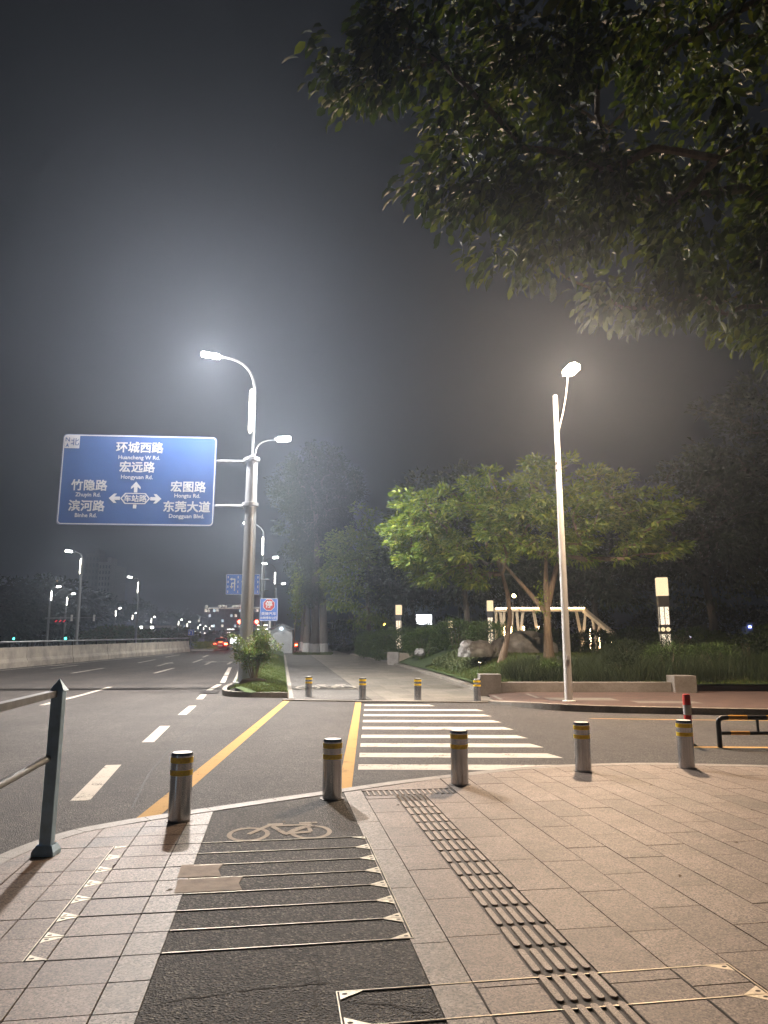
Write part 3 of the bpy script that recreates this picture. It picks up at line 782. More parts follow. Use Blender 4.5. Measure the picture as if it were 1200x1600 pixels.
g = MB(); q = dr * 2.6; g.cbox(q.x - hw, q.y - hd, 0, q.x + hw, q.y + hd, 1.24, .006); g.build('post', M['rail_blue'], rl)

# ------------------------------------------------------------------ lettering
def text_into(mb, s, size, cx, cz, bold=.018, m=0, y=0.0, sq=1.0):       # heavier strokes by four slightly shifted copies
    cu = bpy.data.curves.new('letters', 'FONT'); cu.body = s; cu.size = size; cu.align_x = 'CENTER'; cu.align_y = 'CENTER'
    cu.resolution_u = 2; cu.fill_mode = 'FRONT'
    o = bpy.data.objects.new('letters', cu); C.objects.link(o)
    dg = bpy.context.evaluated_depsgraph_get(); e = o.evaluated_get(dg); me = e.to_mesh()
    fs = [tuple(p.vertices) for p in me.polygons]; b = bold * size
    for k, (dx, dz) in enumerate(((-b, -b), (b, -b), (-b, b), (b, b))): mb.add([(cx + v.co.x * sq + dx, y - .0006 * k, cz + v.co.y + dz) for v in me.vertices], fs, m)
    e.to_mesh_clear(); bpy.data.objects.remove(o); bpy.data.curves.remove(cu)
def rrect(w, h, r, n=5):
    o = []
    for cx, cz, a0 in ((w / 2 - r, h / 2 - r, 0), (-w / 2 + r, h / 2 - r, 90), (-w / 2 + r, -h / 2 + r, 180), (w / 2 - r, -h / 2 + r, 270)):
        for k in range(n + 1): a = R(a0 + 90 * k / n); o.append((cx + r * math.cos(a), cz + r * math.sin(a)))
    return o
def board(mb, w, h, r, th=.03, m=0):                            # upright plate facing -y, front at y=0
    p = rrect(w, h, r); n = len(p)
    mb.add([(x, 0, z) for x, z in p] + [(x, th, z) for x, z in p], [tuple(range(n)), tuple(range(2 * n - 1, n - 1, -1))] + [(i, (i + 1) % n, n + (i + 1) % n, n + i) for i in range(n)], m)
def frame(mb, w, h, r, t, y=-.004, m=0):
    a = rrect(w, h, r); b = rrect(w - 2 * t, h - 2 * t, max(.002, r - t)); n = len(a)
    mb.add([(x, y, z) for x, z in a] + [(x, y, z) for x, z in b], [(i, (i + 1) % n, n + (i + 1) % n, n + i) for i in range(n)], m)
def poly(mb, pts, y=-.004, m=0): mb.add([(x, y, z) for x, z in pts], [tuple(range(len(pts)))], m)

# ------------------------------------------------------------------ street lamps of the main road
def lamp_head(parent, p, d, ln, wd, lens, name='lamp_head'):    # lens wrapped round a thin spine, long axis d
    p = Vector(p); d = Vector(d).normalized(); q = p + d * ln
    g = MB(); g.bar(p - d * .12 + Vector((0, 0, .03)), p + d * .03 + Vector((0, 0, .03)), wd * .5, .10); g.bar(p + d * .031 + Vector((0, 0, .135)), q + Vector((0, 0, .135)), wd * .16, .02); h = g.build('lamp_head', M['pole'], parent)
    g = MB(); s = d.cross(Vector((0, 0, 1))).normalized()
    prof = [(-.5, .035), (-.46, -.03), (-.25, -.055), (.25, -.055), (.46, -.03), (.5, .035), (.40, .10), (.2, .12), (-.2, .12), (-.40, .10)]
    vs = []
    for e, k in ((p, .8), (p + d * .06, 1), (q - d * .06, 1), (q, .75)): vs += [e + s * a * wd * k + Vector((0, 0, b * k)) for a, b in prof]
    n = len(prof); fs = [tuple(range(n)), tuple(range(4 * n - 1, 3 * n - 1, -1))]
    for i in range(3):
        for k in range(n): fs.append((i * n + k, i * n + (k + 1) % n, (i + 1) * n + (k + 1) % n, (i + 1) * n + k))
    g.add(vs, fs); g.build('lens', lens, h); return h
def arc(p0, p1, bulge, n=8, up=Vector((0, 0, 1))):
    p0 = Vector(p0); p1 = Vector(p1); c = Vector((p0.x, p0.y, p1.z))
    return [(1 - t) ** 2 * p0 + 2 * t * (1 - t) * c + t * t * p1 for t in [i / n for i in range(n + 1)]]
def road_lamp(name, label, loc, s, lens, lens_low=None, strip=None, thick=0.0, left=Vector((-.985, -.17, 0)), group=None, r0=.15, z_thick=8.25, low_z=8.9):
    """tall lamp: pole, light strip, long arm towards the road, optional short arm to the path"""
    t = thing(name, label, 'street lamp', loc, 0, group)
    zt = 11.5 * s; base = loc[2]
    g = MB()
    if thick:
        g.tube([(0, 0, -.1), (0, 0, z_thick - .3)], [thick, thick * .84], 12); g.tube([(0, 0, z_thick - .3), (0, 0, z_thick - .08), (0, 0, z_thick)], [thick * .86, thick * .8, thick * .35], 14)
        g.build('pole', M['pole'], t, True)
        g = MB(); g.tube([(0, 0, z_thick - .05)] + [(0, 0, zt - 1.0)] + [p for p in arc((0, 0, zt - .8), left * 1.3 + Vector((0, 0, zt + .55)), 1, 10)], .05, 10)
        g.build('arm', M['pole'], t, True)
        g = MB(); g.lathe([(thick * 1.8, 0), (thick * 1.8, .03), (thick * 1.02, .04)], 20); g.build('base_flange', M['pole'], t)
    else:
        g.tube([(0, 0, -.5), (0, 0, zt - .9 * s)], [r0, r0 * .62], 10)
        g.build('pole', M['pole'], t, True)
        g = MB(); g.tube([(0, 0, zt - .9 * s)] + arc((0, 0, zt - .75 * s), left * 1.15 * s + Vector((0, 0, zt + .1 * s)), 1, 8), [r0 * .62] * 2 + [r0 * .4] * 8, 8)
        g.build('arm', M['pole'], t, True)
    lamp_head(t, left * (1.32 if thick else 1.12 * s) + Vector((0, 0, zt + (.55 if thick else .1 * s) - .02)), left + Vector((0, 0, .1)), .72 * s if not thick else .66, .30 * s if not thick else .28, lens)
    g = MB(); z0, z1 = 9.25 * s, 10.75 * s; o = left * .12 * s
    pr = [(-.06, 0), (.06, 0), (.06, .07), (-.06, .07)]
    g.tube([(o.x, o.y, z0 - .12 * s), (o.x, o.y, z0), (o.x, o.y, z1), (o.x, o.y, z1 + .12 * s)], [.012, .075 * s if thick else .095 * s, .075 * s if thick else .095 * s, .012], 6)
    g.build('light_strip', strip or M['strip'], t)
    if lens_low:
        rt = -left
        e = rt * .86 + Vector((0, 0, low_z - .02))
        g = MB(); g.tube([(.03 * rt.x, 0, z_thick - .1)] + arc((.10 * rt.x, .1 * rt.y, z_thick + .1), e, 1, 8), .03, 8); g.build('path_arm', M['pole'], t, True)
        lamp_head(t, e + rt * .02, rt + Vector((0, 0, .08)), .48, .22, lens_low)
    return t
zA = ihz(-4.78, 25.0) - .05
A = road_lamp('street_lamp', 'tallest near lamp post, grey with a sign arm, standing in the grass island', (-4.78, 25.0, zA), (11.45 - zA) / 11.5, M['lens_a'], M['lens_low'], thick=.235, z_thick=8.3 - zA, low_z=8.95 - zA)
B2 = road_lamp('street_lamp', 'second grey lamp post behind the tall one, above the hut', (-11.25, 66, zr(66)), 1.0, M['lens_mid'], M['lens_far'], thick=.20)
B3 = road_lamp('street_lamp', 'third lamp post showing only its strip right of the second pole', (-15.4, 101, zr(101)), .97, M['lens_far'], M['lens_far'], thick=.20)

# the big direction sign on its two arms
sg = thing('direction_sign', 'large blue overhead road direction sign with white Chinese street names', 'road sign', at(216, 750, 24.9), R(4.5))
W_, H_ = 5.46, 3.32
g = MB(); board(g, W_, H_, .16, .04); g.build('panel', M['sign_blue'], sg)
g = MB(); frame(g, W_ - .04, H_ - .04, .14, .038); bx = lambda fx, fy: ((fx - .5) * W_, (.5 - fy) * H_)
X, Z_ = bx(.012, .018); poly(g, [(X, Z_), (X + .52, Z_), (X + .52, Z_ - .47), (X, Z_ - .47)], -.0045); g.build('border', M['sign_white'], sg)
for s_, fx, fy, size, b in (('环城西路', .497, .145, .42, .022), ('Huancheng W Rd.', .497, .252, .20, .016), ('宏远路', .488, .365, .42, .022), ('Hongyuan Rd.', .490, .470, .20, .016),
        ('竹隐路', .190, .575, .42, .022), ('Zhuyin Rd.', .187, .672, .20, .016), ('滨河路', .182, .800, .42, .022), ('Binhe Rd.', .182, .897, .20, .016),
        ('宏图路', .826, .575, .42, .022), ('Hongtu Rd.', .822, .668, .20, .016), ('东莞大道', .822, .797, .42, .022), ('Dongguan Blvd.', .824, .893, .20, .016), ('车站路', .488, .710, .27, .02)):
    X, Z_ = bx(fx, fy); g = MB(); text_into(g, s_, size, X, Z_, b, 0, -.006); g.build('street_name', M['sign_white'], sg)
g = MB(); X, Z_ = bx(.488, .705); hx = [(-.52, 0), (-.36, .20), (.36, .20), (.52, 0), (.36, -.20), (-.36, -.20)]; k_ = .90
n = 6; g.add([(X + p[0], -.005, Z_ + p[1]) for p in hx] + [(X + p[0] * k_, -.005, Z_ + p[1] * (k_ - .06)) for p in hx], [(i, (i + 1) % n, n + (i + 1) % n, n + i) for i in range(n)])
poly(g, [(X - .06, Z_ + .22), (X + .06, Z_ + .22), (X + .06, Z_ + .46), (X - .06, Z_ + .46)], -.005)
poly(g, [(X - .06, Z_ - .36), (X + .06, Z_ - .36), (X + .06, Z_ - .22), (X - .06, Z_ - .22)], -.005)
ah = [(0, .24), (.17, .0), (.06, .06), (-.06, .06), (-.17, .0)]
poly(g, [(0, .0)] and [(X, Z_ + .62), (X - .17, Z_ + .42), (X - .17, Z_ + .34), (X, Z_ + .47), (X + .17, Z_ + .34), (X + .17, Z_ + .42)], -.0055)
for sgn in (-1, 1):
    poly(g, [(X + sgn * .53, Z_ + .06), (X + sgn * .78, Z_ + .06), (X + sgn * .78, Z_ - .06), (X + sgn * .53, Z_ - .06)], -.005)
    poly(g, [(X + sgn * .92, Z_), (X + sgn * .74, Z_ + .17), (X + sgn * .64, Z_ + .17), (X + sgn * .77, Z_), (X + sgn * .64, Z_ - .17), (X + sgn * .74, Z_ - .17)], -.0055)
g.build('arrows', M['sign_white'], sg)
g = MB(); X, Z_ = bx(.030, .065); text_into(g, 'N', .22, X, Z_, .012, 0, -.0075); X, Z_ = bx(.077, .093); text_into(g, '北', .30, X, Z_, .008, 0, -.0075)
X, Z_ = bx(.030, .128); poly(g, [(X, Z_ + .09), (X + .07, Z_ - .08), (X, Z_ - .03), (X - .07, Z_ - .08)], -.0075); g.build('north_mark', M['sign_navy'], sg)
lpx = (Matrix.Rotation(-R(4.5), 3, 'Z') @ (Vector(A.location) - Vector(sg.location)))
for zc, k in ((.78, 0), (-.88, 1)):
    g = MB(); xe = lpx.x - .34; g.tube([(-2.5, .09, zc), (xe, .09, zc)], .05, 10); g.tube([(xe, .09, zc), (xe + .05, .09, zc)], .13, 14)
    for x in (-1.8, -.6, .6, 1.8): g.box(x - .03, .04, zc - .12, x + .03, .06, zc + .12)
    g.build('support_arm', M['pole'], sg, True)
    g = MB(); g.tube([(xe + .06, .09, zc), (xe + .2, .09, zc)], .06, 10)
    g.lathe([(.25, zc - .07), (.27, zc - .06), (.27, zc + .06), (.25, zc + .07)], 20, (lpx.x, lpx.y)); g.build('clamp', M['pole'], sg, True)

# warm lamp on the red pavement
lb = thing('street_lamp', 'white single lamp post with the warm lamp on the red brick pavement', 'street lamp', (4.80, 19.0, .12))
g = MB(); g.tube([(0, 0, 0), (0, 0, 1.2), (0, 0, 8.3)], [.105, .10, .068], 20); g.tube([(0, 0, 8.3), (0, 0, 8.33)], [.075, .05], 16); g.build('pole', M['pole_white'], lb, True)
g = MB(); g.tube([(.05, -.05, 7.3)] + [Vector((.05, -.05, 7.3)).lerp(Vector((.27, -.42, 8.80)), t) + Vector((.05 * math.sin(t * 3.1), 0, 0)) for t in (.3, .6, .8, 1)], .022, 8)
g.build('arm', M['pole_white'], lb, True)
lamp_head(lb, (.26, -.40, 8.78), (.25, -1, .12), .48, .36, M['lens_b'])
g = MB(); g.cbox(-.04, -.112, 1.05, .04, -.09, 1.17, .004); g.build('hatch', M['pale'], lb)
g = MB(); g.lathe([(.17, -.0), (.17, .02), (.107, .03)], 20); g.build('base_flange', M['pole_white'], lb)
for z in (6.1, 6.3):
    g = MB(); g.cbox(-.09, -.11, z, -.05, -.06, z + .07, .004); g.build('clip', M['black'], lb)

# left-hand lamps behind the barrier and the distant ones
LG = 'lamp posts receding along the far carriageway'
def plain_lamp(label, loc, s, lens, strip, hd=-1):
    return road_lamp('street_lamp', label, loc, s, lens, strip=strip, left=Vector((hd * .985, -.17, 0)), group=LG, r0=.17)
o1 = plain_lamp('biggest lamp post behind the concrete barrier, dark arm pointing left', (-26.9, 63, zr(63) - .2), .80, M['lens_far'], M['strip'])
o2 = plain_lamp('mid sized lamp post behind the barrier, next to the pale low building', (-31.0, 90, zr(90) - .2), .785, M['lens_far'], M['strip'])
kk = [plain_lamp('leftmost lamp post, carrying the long camera arm', (-40.2, 86, zr(86) - .2), .66, M['lens_far'], M['strip_far'], 1)]
def far_lamp(u, v, zs, label, hd=1):                            # strip centre seen at u, v; strip centre height zs above the road
    d = 60.0
    for _ in range(60): d = (zs + .94 - EYE) * F / (1004 - v) if v < 1003.5 else 400
    d = min(d, 300); x = (u - 600) / F * d
    o = dup(kk[0]); s = zs / (10.0 * .66); zb_ = EYE + (1004 - v) / F * d - zs
    o.location = (x, d, zb_); o.scale = (s, s, s); o['label'] = label
    return o
for u, v, zs, lab in ((107, 941, 6.6, 'lamp post standing just left of the biggest one, behind the red countdown'), (184, 960, 6.0, 'lamp post with a short cross arm between the two large left posts'),
        (210.5, 966, 6.6, 'lamp post whose strip shines just left of the mid sized post'), (240, 971, 6.6, 'lamp post rising behind the pale low building'),
        (282.4, 974.7, 6.6, 'small distant lamp left of the blue turn sign, taller of the two there'), (285.5, 986, 4.6, 'small distant lamp left of the blue turn sign, lower of the two there'),
        (295.8, 977.4, 6.6, 'small distant lamp whose strip hangs right above the blue turn sign'), (306, 990, 4.4, 'tiny distant lamp just right of the blue turn sign'),
        (313, 981.5, 6.6, 'tiny distant lamp in the upper row, first after the blue turn sign'), (314.7, 991, 4.4, 'tiny distant lamp in the lower row, second after the blue turn sign'),
        (321.5, 983, 6.6, 'tiny distant lamp in the upper row, above the left side of the red car'), (321.5, 992.5, 4.6, 'tiny distant lamp in the lower row, third after the blue turn sign'),
        (331, 983.3, 6.8, 'tiny distant lamp in the upper row, above the left half of the car roof'), (328, 993.2, 4.6, 'tiny distant lamp in the lower row over the left tail lamp'),
        (333.5, 994.2, 4.6, 'tiny distant lamp in the lower row over the left rear window'), (338, 994.5, 4.8, 'tiny distant lamp in the lower row over the middle of the red car'),
        (342.3, 994.9, 5.0, 'last tiny lamp in the lower row, before the dark block')):
    far_lamp(u, v, zs, lab)

# ------------------------------------------------------------------ barrier on the left
cb = thing('crash_barrier', 'long pale concrete road barrier with a steel rail along the far side of the road', 'barrier', (-21.0, 0, 0))
g = MB(); y = 18.0
while y < 78:
    y1 = min(y + 6.2, 78.3); e = .03
    pr = [(0, -.05), (0, .28), (-.10, .48), (-.14, 1.12), (-.36, 1.12), (-.40, -.05)]; n = len(pr)
    vs = [(p[0], yy, p[1] + zr(yy)) for yy in (y + e, y1 - e) for p in pr]
    g.add(vs, [tuple(range(n - 1, -1, -1)), tuple(range(n, 2 * n))] + [(i, (i + 1) % n, n + (i + 1) % n, n + i) for i in range(n)]); y = y1
g.build('concrete_wall', M['concrete'], cb)
g = MB(); yy = [18, 22] + list(range(26, 78, 4)) + [78.2]
g.tube([(-.26, y, zr(y) + 1.42) for y in yy], .055, 10); g.build('hand_rail', M['pole'], cb, True)
y = 18.5
while y < 78:
    g = MB(); z = zr(y); g.add([(-.30 + a, y + b, z + c) for a, b, c in ((0, -.03, 1.1), (.09, -.03, 1.1), (.09, .03, 1.1), (0, .03, 1.1), (-.0, -.03, 1.40), (.06, -.03, 1.40), (.06, .03, 1.40), (-.0, .03, 1.40))],
        [(3,2,1,0),(4,5,6,7),(0,1,5,4),(1,2,6,5),(2,3,7,6),(3,0,4,7)]); g.box(-.34, y - .08, z + 1.115, -.16, y + .08, z + 1.135); g.build('rail_post', M['black'], cb); y += 2.05

# ------------------------------------------------------------------ smaller signs and signals
def p_sign(name, label, cat, c, w, h, rz, post=True, pz=None):
    t = thing(name, label, cat, c, rz); g = MB(); board(g, w, h, .07, .03); g.build('panel', M['sign_bright'], t)
    g = MB(); frame(g, w - .03, h - .03, .06, .035); g.build('border', M['sign_glare'], t)
    if post:
        g = MB(); g.tube([(0, .09, -c[2] + pz), (0, .09, h * .45)], .045, 10); g.build('post', M['pole'], t, True)
    return t
ls = p_sign('lane_sign', 'blue lane direction sign half hidden behind the tall grey pole', 'road sign', at(379.5, 913, 65.6), 3.1, 1.9, R(3), False)
g = MB()
for fx in (-1.36, -.45, .45, 1.36):
    for z in (-.68, -.22, .22, .66): g = MB(); poly(g, [(fx - .035, z - .11), (fx + .035, z - .11), (fx + .035, z + .11), (fx - .035, z + .11)]); g.build('lane_stripe', M['sign_glare'], ls)
def straight(x):
    g = MB(); poly(g, [(x - .05, -.62), (x + .05, -.62), (x + .05, .25), (x - .05, .25)]); poly(g, [(x - .17, .22), (x + .17, .22), (x, .58)], -.0045); g.build('lane_arrow', M['sign_glare'], ls)
straight(0); straight(.9); g = MB()
poly(g, [(-.80, -.62), (-.70, -.62), (-.70, .42), (-.80, .42)]); poly(g, [(-1.02, .42), (-.70, .42), (-.70, .52), (-1.02, .52)], -.0045); poly(g, [(-1.0, .33), (-1.0, .62), (-1.22, .47)], -.005)
poly(g, [(-1.0, .06), (-.80, .06), (-.80, .15), (-1.0, .15)], -.0045); poly(g, [(-1.07, -.2), (-.98, -.2), (-.98, .15), (-1.07, .15)], -.005); poly(g, [(-1.2, -.16), (-.86, -.16), (-1.03, -.42)], -.0055)
g.build('lane_arrow', M['sign_glare'], ls)
g = MB(); g.tube([(-1.4, .1, .45), (2.35, .1, .45)], .06, 8); g.tube([(-1.4, .1, -.55), (2.35, .1, -.55)], .04, 8); g.build('support_arm', M['pole'], ls)
ss = p_sign('stop_sign', 'blue sign with a red octagon saying stop, mounted before the grey hut', 'road sign', at(420, 952.5, 50), 1.26, 1.58, R(2), True, zr(50))
oc = lambda r: [(r * math.cos(R(22.5 + 45 * k)), .33 + r * math.sin(R(22.5 + 45 * k))) for k in range(8)]
g = MB(); poly(g, oc(.44), -.004); g.build('octagon_rim', M['sign_glare'], ss); g = MB(); poly(g, oc(.405), -.006); g.build('octagon', M['sign_red'], ss)
for s_, size, z, b, y, q in (('停', .50, .33, .03, -.009, 1), ('黄牌汽车', .235, -.305, .02, -.006, 1.12), ('右转停车让行', .20, -.585, .02, -.006, .95)):
    g = MB(); text_into(g, s_, size, 0, z, b, 0, y, q); g.build('lettering', M['sign_glare'], ss)
us = p_sign('turn_sign', 'small square blue sign with a white U turn arrow near the barrier end', 'road sign', at(298.5, 988, 110), .95, .95, 0, True, zr(110) - .5)
g = MB(); pts = [(.22, -.34), (.22, .08)] + [(.22 * math.cos(R(a)), .08 + .22 * math.sin(R(a))) for a in range(15, 181, 15)] + [(-.22, -.05)]
for p, q in zip(pts[:-1], pts[1:]):
    d = (Vector(q) - Vector(p)).normalized(); s = Vector((d.y, -d.x)) * .06; poly(g, [tuple(Vector(p) - s), tuple(Vector(p) + s), tuple(Vector(q) + s), tuple(Vector(q) - s)])
poly(g, [(-.40, -.04), (-.04, -.04), (-.22, -.34)], -.0045); g.build('turn_arrow', M['sign_glare'], us)

def signal(label, c, col, rows=3, post=None, lit=0, size=.3):
    t = thing('traffic_light', label, 'traffic light', c)
    g = MB(); h = rows * .36; g.cbox(-.19, 0, -.2, .19, .16, h - .16, .02); g.build('housing', M['black'], t)
    for k in range(rows):
        on = (k == lit); g = MB(); a = [(.135 * math.cos(R(i * 30)), .135 * math.sin(R(i * 30))) for i in range(12)]
        poly(g, [(x, z + k * .36) for x, z in a], -.012 if on else -.006); g.build('lamp', M[col] if on else M['window_dark'], t)
    if post is not None:
        g = MB(); g.tube([(0, .1, -c[2] + post), (0, .1, h)], .06, 8); g.build('post', M['pole'], t)
    return t
signal('green signal glowing low at the far left, over the barrier', at(21.7, 998, 92), 'green_on', 2, zr(92) - 1)
signal('green signal glowing low beside the biggest left lamp post', at(102.5, 997.5, 84), 'green_on', 2, zr(84) - 1)
gs = thing('signal_gantry', 'far white arm with two red signals crossing behind the tall grey pole', 'gantry', (at(420, 1000, 92).x, 92, zr(92)))
g = MB(); x0 = at(368, 978, 92).x - at(420, 978, 92).x; zq = at(400, 976, 92).z - zr(92)
g.tube([(0, 0, -.2), (0, 0, zq + .5)], .11, 10); g.tube([(0, 0, zq - .35), (x0, 0, zq - .1)], .06, 8); g.build('arm_frame', M['pole'], gs)
for u, v, n_ in ((374, 971.5, 0), (401, 971.5, 1)):
    p = at(u, v, 91.8) - Vector(gs.location); g = MB(); g.cbox(p.x - .9 + .65, -.15, p.z - .25, p.x + .25, -.02, p.z + .28, .02); h = g.build('signal_head', M['black'], gs)
    g = MB(); poly(g, [(p.x + .24 * math.cos(R(i * 30)), p.z + .24 * math.sin(R(i * 30))) for i in range(12)], -.17); g.build('red_lamp', M['red_on'], h)
cg = thing('camera_gantry', 'long white arm studded with traffic cameras high above the distant road', 'gantry', (at(421, 1000, 78).x, 78, zr(78)))
g = MB(); xa = at(320, 950, 78).x - cg.location.x; zq = at(360, 950.5, 78).z - zr(78)
g.tube([(0, 0, -.2), (0, 0, zq + .3)], .13, 10); g.tube([(0, 0, zq), (xa, 0, zq)], [.09, .055], 8); g.build('arm_frame', M['pole_white'], cg)
for u, dz in ((323, .2), (326, -.3), (340, -.25), (343.5, .25), (348.5, .25), (352.5, .2), (364.5, .2), (369, .22), (372.5, .22), (376.5, .25)):
    x = at(u, 950, 78).x - cg.location.x; g = MB(); g.cbox(x - .12, -.28, zq + dz - .11, x + .12, .12, zq + dz + .11, .02); g.tube([(x, 0, zq), (x, 0, zq + dz)], .03, 6)
    g.build('camera', M['pole_white'], cg)
ca = thing('traffic_mast', 'thin grey arm with two small white boxes reaching from the leftmost lamp post', 'mast arm', (at(71, 966, 85.5).x, 85.5, at(71, 966, 85.5).z))
xe = at(158, 966, 85.5).x - ca.location.x
g = MB(); g.tube([(0, 0, 0), (xe, 0, .1)], [.09, .05], 8); g.build('arm', M['pole'], ca)
for u in (112, 147): x = at(u, 966, 85.5).x - ca.location.x; g = MB(); g.cbox(x - .1, -.1, -.35, x + .1, .1, .42, .02); g.build('camera', M['pole_white'], ca)
cd = thing('countdown_board', 'small dark board with red lit marks under the camera arm', 'signal', at(94, 970.5, 84))
g = MB(); g.cbox(-.75, 0, -.15, .75, .12, .15, .02); g.build('board', M['black'], cd)
g = MB()
for k in (-1, 0, 1): poly(g, [(k * .48 - .17, -.1), (k * .48 - .02, -.1), (k * .48 + .17, .1), (k * .48 + .02, .1)], -.004)
g.build('red_marks', M['led_red'], cd); g = MB(); g.tube([(0, .06, .15), (0, .06, .60)], .03, 6); g.build('hanger', M['pole'], cd)

# ------------------------------------------------------------------ hut, car, scooter, far buildings
ht = thing('service_hut', 'small pale grey hut with a pitched roof and a lamp under its gable', 'hut', (-10.1, 71, zr(71)), R(6))
g = MB(); g.cbox(-1.08, 0, -.2, 1.08, 2.4, 2.25, .02)
for x in (-.36, .36): g.box(x - .012, -.012, 0, x + .012, -.001, 2.2)
g.add([(-1.08, .01, 2.26), (1.08, .01, 2.26), (0, .01, 2.72)], [(0, 1, 2)]); g.build('walls', M['hut'], ht)
g = MB(); 
for s_ in (-1, 1): g.add([(0, -.25, 2.80), (0, 2.6, 2.80), (s_ * 1.3, 2.6, 2.28), (s_ * 1.3, -.25, 2.28), (0, -.25, 2.88), (0, 2.6, 2.88), (s_ * 1.3, 2.6, 2.36), (s_ * 1.3, -.25, 2.36)],
    [(0,1,2,3),(7,6,5,4),(0,3,7,4),(3,2,6,7),(2,1,5,6)])
g.build('roof', M['hut_roof'], ht)
g = MB(); g.lathe([(.03, 2.28), (.12, 2.30), (.15, 2.38), (.10, 2.46), (.02, 2.48)], 14, (-.02, -.16)); g.build('lamp', emis('hut lamp glass', (.85, .95, 1.0), 9), ht)

def make_car(t, paint_m):
    st = [(-2.2, .55, .62, .80), (-2.1, .34, .70, .86), (-1.55, .28, .74, .87), (0, .26, .76, .88), (1.5, .28, .74, .87), (2.15, .36, .66, .84), (2.25, .55, .58, .78)]
    g = MB(); vs = []
    for y, z0, zm, hw in st:
        zt = .95 if abs(y) < 1.7 else .90
        vs += [(-hw * .92, y, z0), (hw * .92, y, z0), (hw, y, zm), (hw * .95, y, zt), (-hw * .95, y, zt), (-hw, y, zm)]
    fs = [tuple(range(6)), tuple(range(41, 35, -1))]
    for i in range(6):
        for k in range(6): fs.append((i * 6 + k, i * 6 + (k + 1) % 6, i * 6 + 6 + (k + 1) % 6, i * 6 + 6 + k))
    g.add(vs, fs)
    g.add([(a * .80, -1.75, .93) for a in (-1, 1)] + [(a * .60, -1.05, 1.43) for a in (-1, 1)] + [(a * .60, .25, 1.46) for a in (-1, 1)] + [(a * .80, 1.15, .93) for a in (-1, 1)],
          [(0, 1, 3, 2), (2, 3, 5, 4), (4, 5, 7, 6), (0, 2, 4, 6), (1, 7, 5, 3)])
    b = g.build('body', paint_m, t, True)
    g = MB(); g.add([(-.66, -1.72, 1.0), (.66, -1.72, 1.0), (.53, -1.17, 1.37), (-.53, -1.17, 1.37)], [(0, 1, 2, 3)]); g.build('rear_window', M['glass_dark'], t)
    for s_ in (-1, 1):
        g = MB(); g.add([(s_ * .79, -1.4, 1.0), (s_ * .79, .95, 1.0), (s_ * .635, .2, 1.40), (s_ * .635, -1.0, 1.38)], [(0, 1, 2, 3)]); g.build('side_window', M['glass_dark'], t)
        g = MB(); g.cbox(s_ * .62 - .16, -2.235, .66, s_ * .62 + .16, -2.10, .84, .02); g.build('tail_lamp', M['tail_on'], t)
        for y in (-1.4, 1.38):
            g = MB(); g.tube([(s_ * .88, y, .31), (s_ * .68, y, .31)], .31, 18); wv = g.build('wheel', M['rubber'], t, True)
            g = MB(); g.tube([(s_ * .885, y, .31), (s_ * .80, y, .31)], .19, 14); g.build('rim', M['steel'], wv)
    g = MB(); g.cbox(-.2, -1.70, .955, .2, -1.64, .99, .008); g.build('brake_lamp', M['tail_on'], t)
    g = MB(); g.cbox(-.24, -2.245, .50, .24, -2.20, .64, .006); g.build('number_plate', M['pale'], t)
    g = MB(); g.cbox(-.16, -.35, 1.465, .16, -.05, 1.57, .03); g.build('roof_light', emis('dim taxi roof light', (1, .4, .2), 1.0), t)
car = thing('parked_car', 'red car seen from behind with brake lamps lit, waiting beyond the barrier', 'car', (at(340, 1010, 84).x, 86, zr(84) - .03), R(9)); make_car(car, M['car_red'])
scb = thing('motor_scooter', 'motor scooter with a red tail lamp beyond the grey hut', 'scooter', (at(463, 1008, 82).x, 82, zr(82)), R(5))
g = MB(); g.tube([(0, -.55, .28), (0, -.55, .281)], .01, 6)
for y in (-.55, .62):
    wv = MB(); wv.tube([(-.05, y, .25), (.05, y, .25)], .25, 16); wv.build('wheel', M['rubber'], scb, True)
g = MB(); g.cbox(-.16, -.75, .42, .16, .05, .78, .06); g.cbox(-.18, -.1, .25, .18, .45, .36, .03); g.cbox(-.2, .40, .30, .2, .52, 1.0, .04); g.tube([(-.32, .42, 1.05), (.32, .42, 1.05)], .02, 8); g.build('body', M['car_red'], scb)
g = MB(); g.cbox(-.14, -.72, .78, .14, .05, .88, .04); g.build('saddle', M['black'], scb)
g = MB(); g.cbox(-.12, -.80, .55, .12, -.752, .72, .02); g.build('tail_lamp', M['tail_on'], scb)

def block(name, label, cat, x0, x1, y, dep, h, z0, mat, nx, nz, lit, win=(.5, .5), seed=1, roof=True):
    rnd = random.Random(seed); t = thing(name, label, cat, ((x0 + x1) / 2, y, z0)); wd = (x1 - x0) / 2
    g = MB(); g.box(-wd, 0, -1, wd, dep, h); g.build('walls', mat, t)
    if roof: g = MB(); g.box(-wd * .5, dep * .3, h + .01, wd * .1, dep * .7, h + 2.6); g.box(-wd - .2, -.2, h + .0, wd + .2, -.004, h + .6); g.build('parapet', mat, t)
    dx, dz = 2 * wd / nx, h / nz; cnt = 0
    for i in range(nx):
        for k in range(nz):
            if cnt >= 98: break
            on = rnd.random() < lit; cnt += 1
            cx = -wd + (i + .5) * dx; cz = (k + .5) * dz; a, b = dx * win[0] / 2, dz * win[1] / 2
            g = MB(); g.box(cx - a, -.05, cz - b, cx + a, .02, cz + b)
            g.build('window', (M['win_on'] if rnd.random() < .6 else M['win_cool']) if on else M['window_dark'], t)
    return t
Y = 365; block('apartment_block', 'dark far housing block scattered with lit windows behind the camera arm', 'building', at(316, 1000, Y).x, at(411, 1000, Y).x, Y, 20, at(316, 950, Y).z - .9, .9, M['bldg'], 14, 7, .30, seed=3)
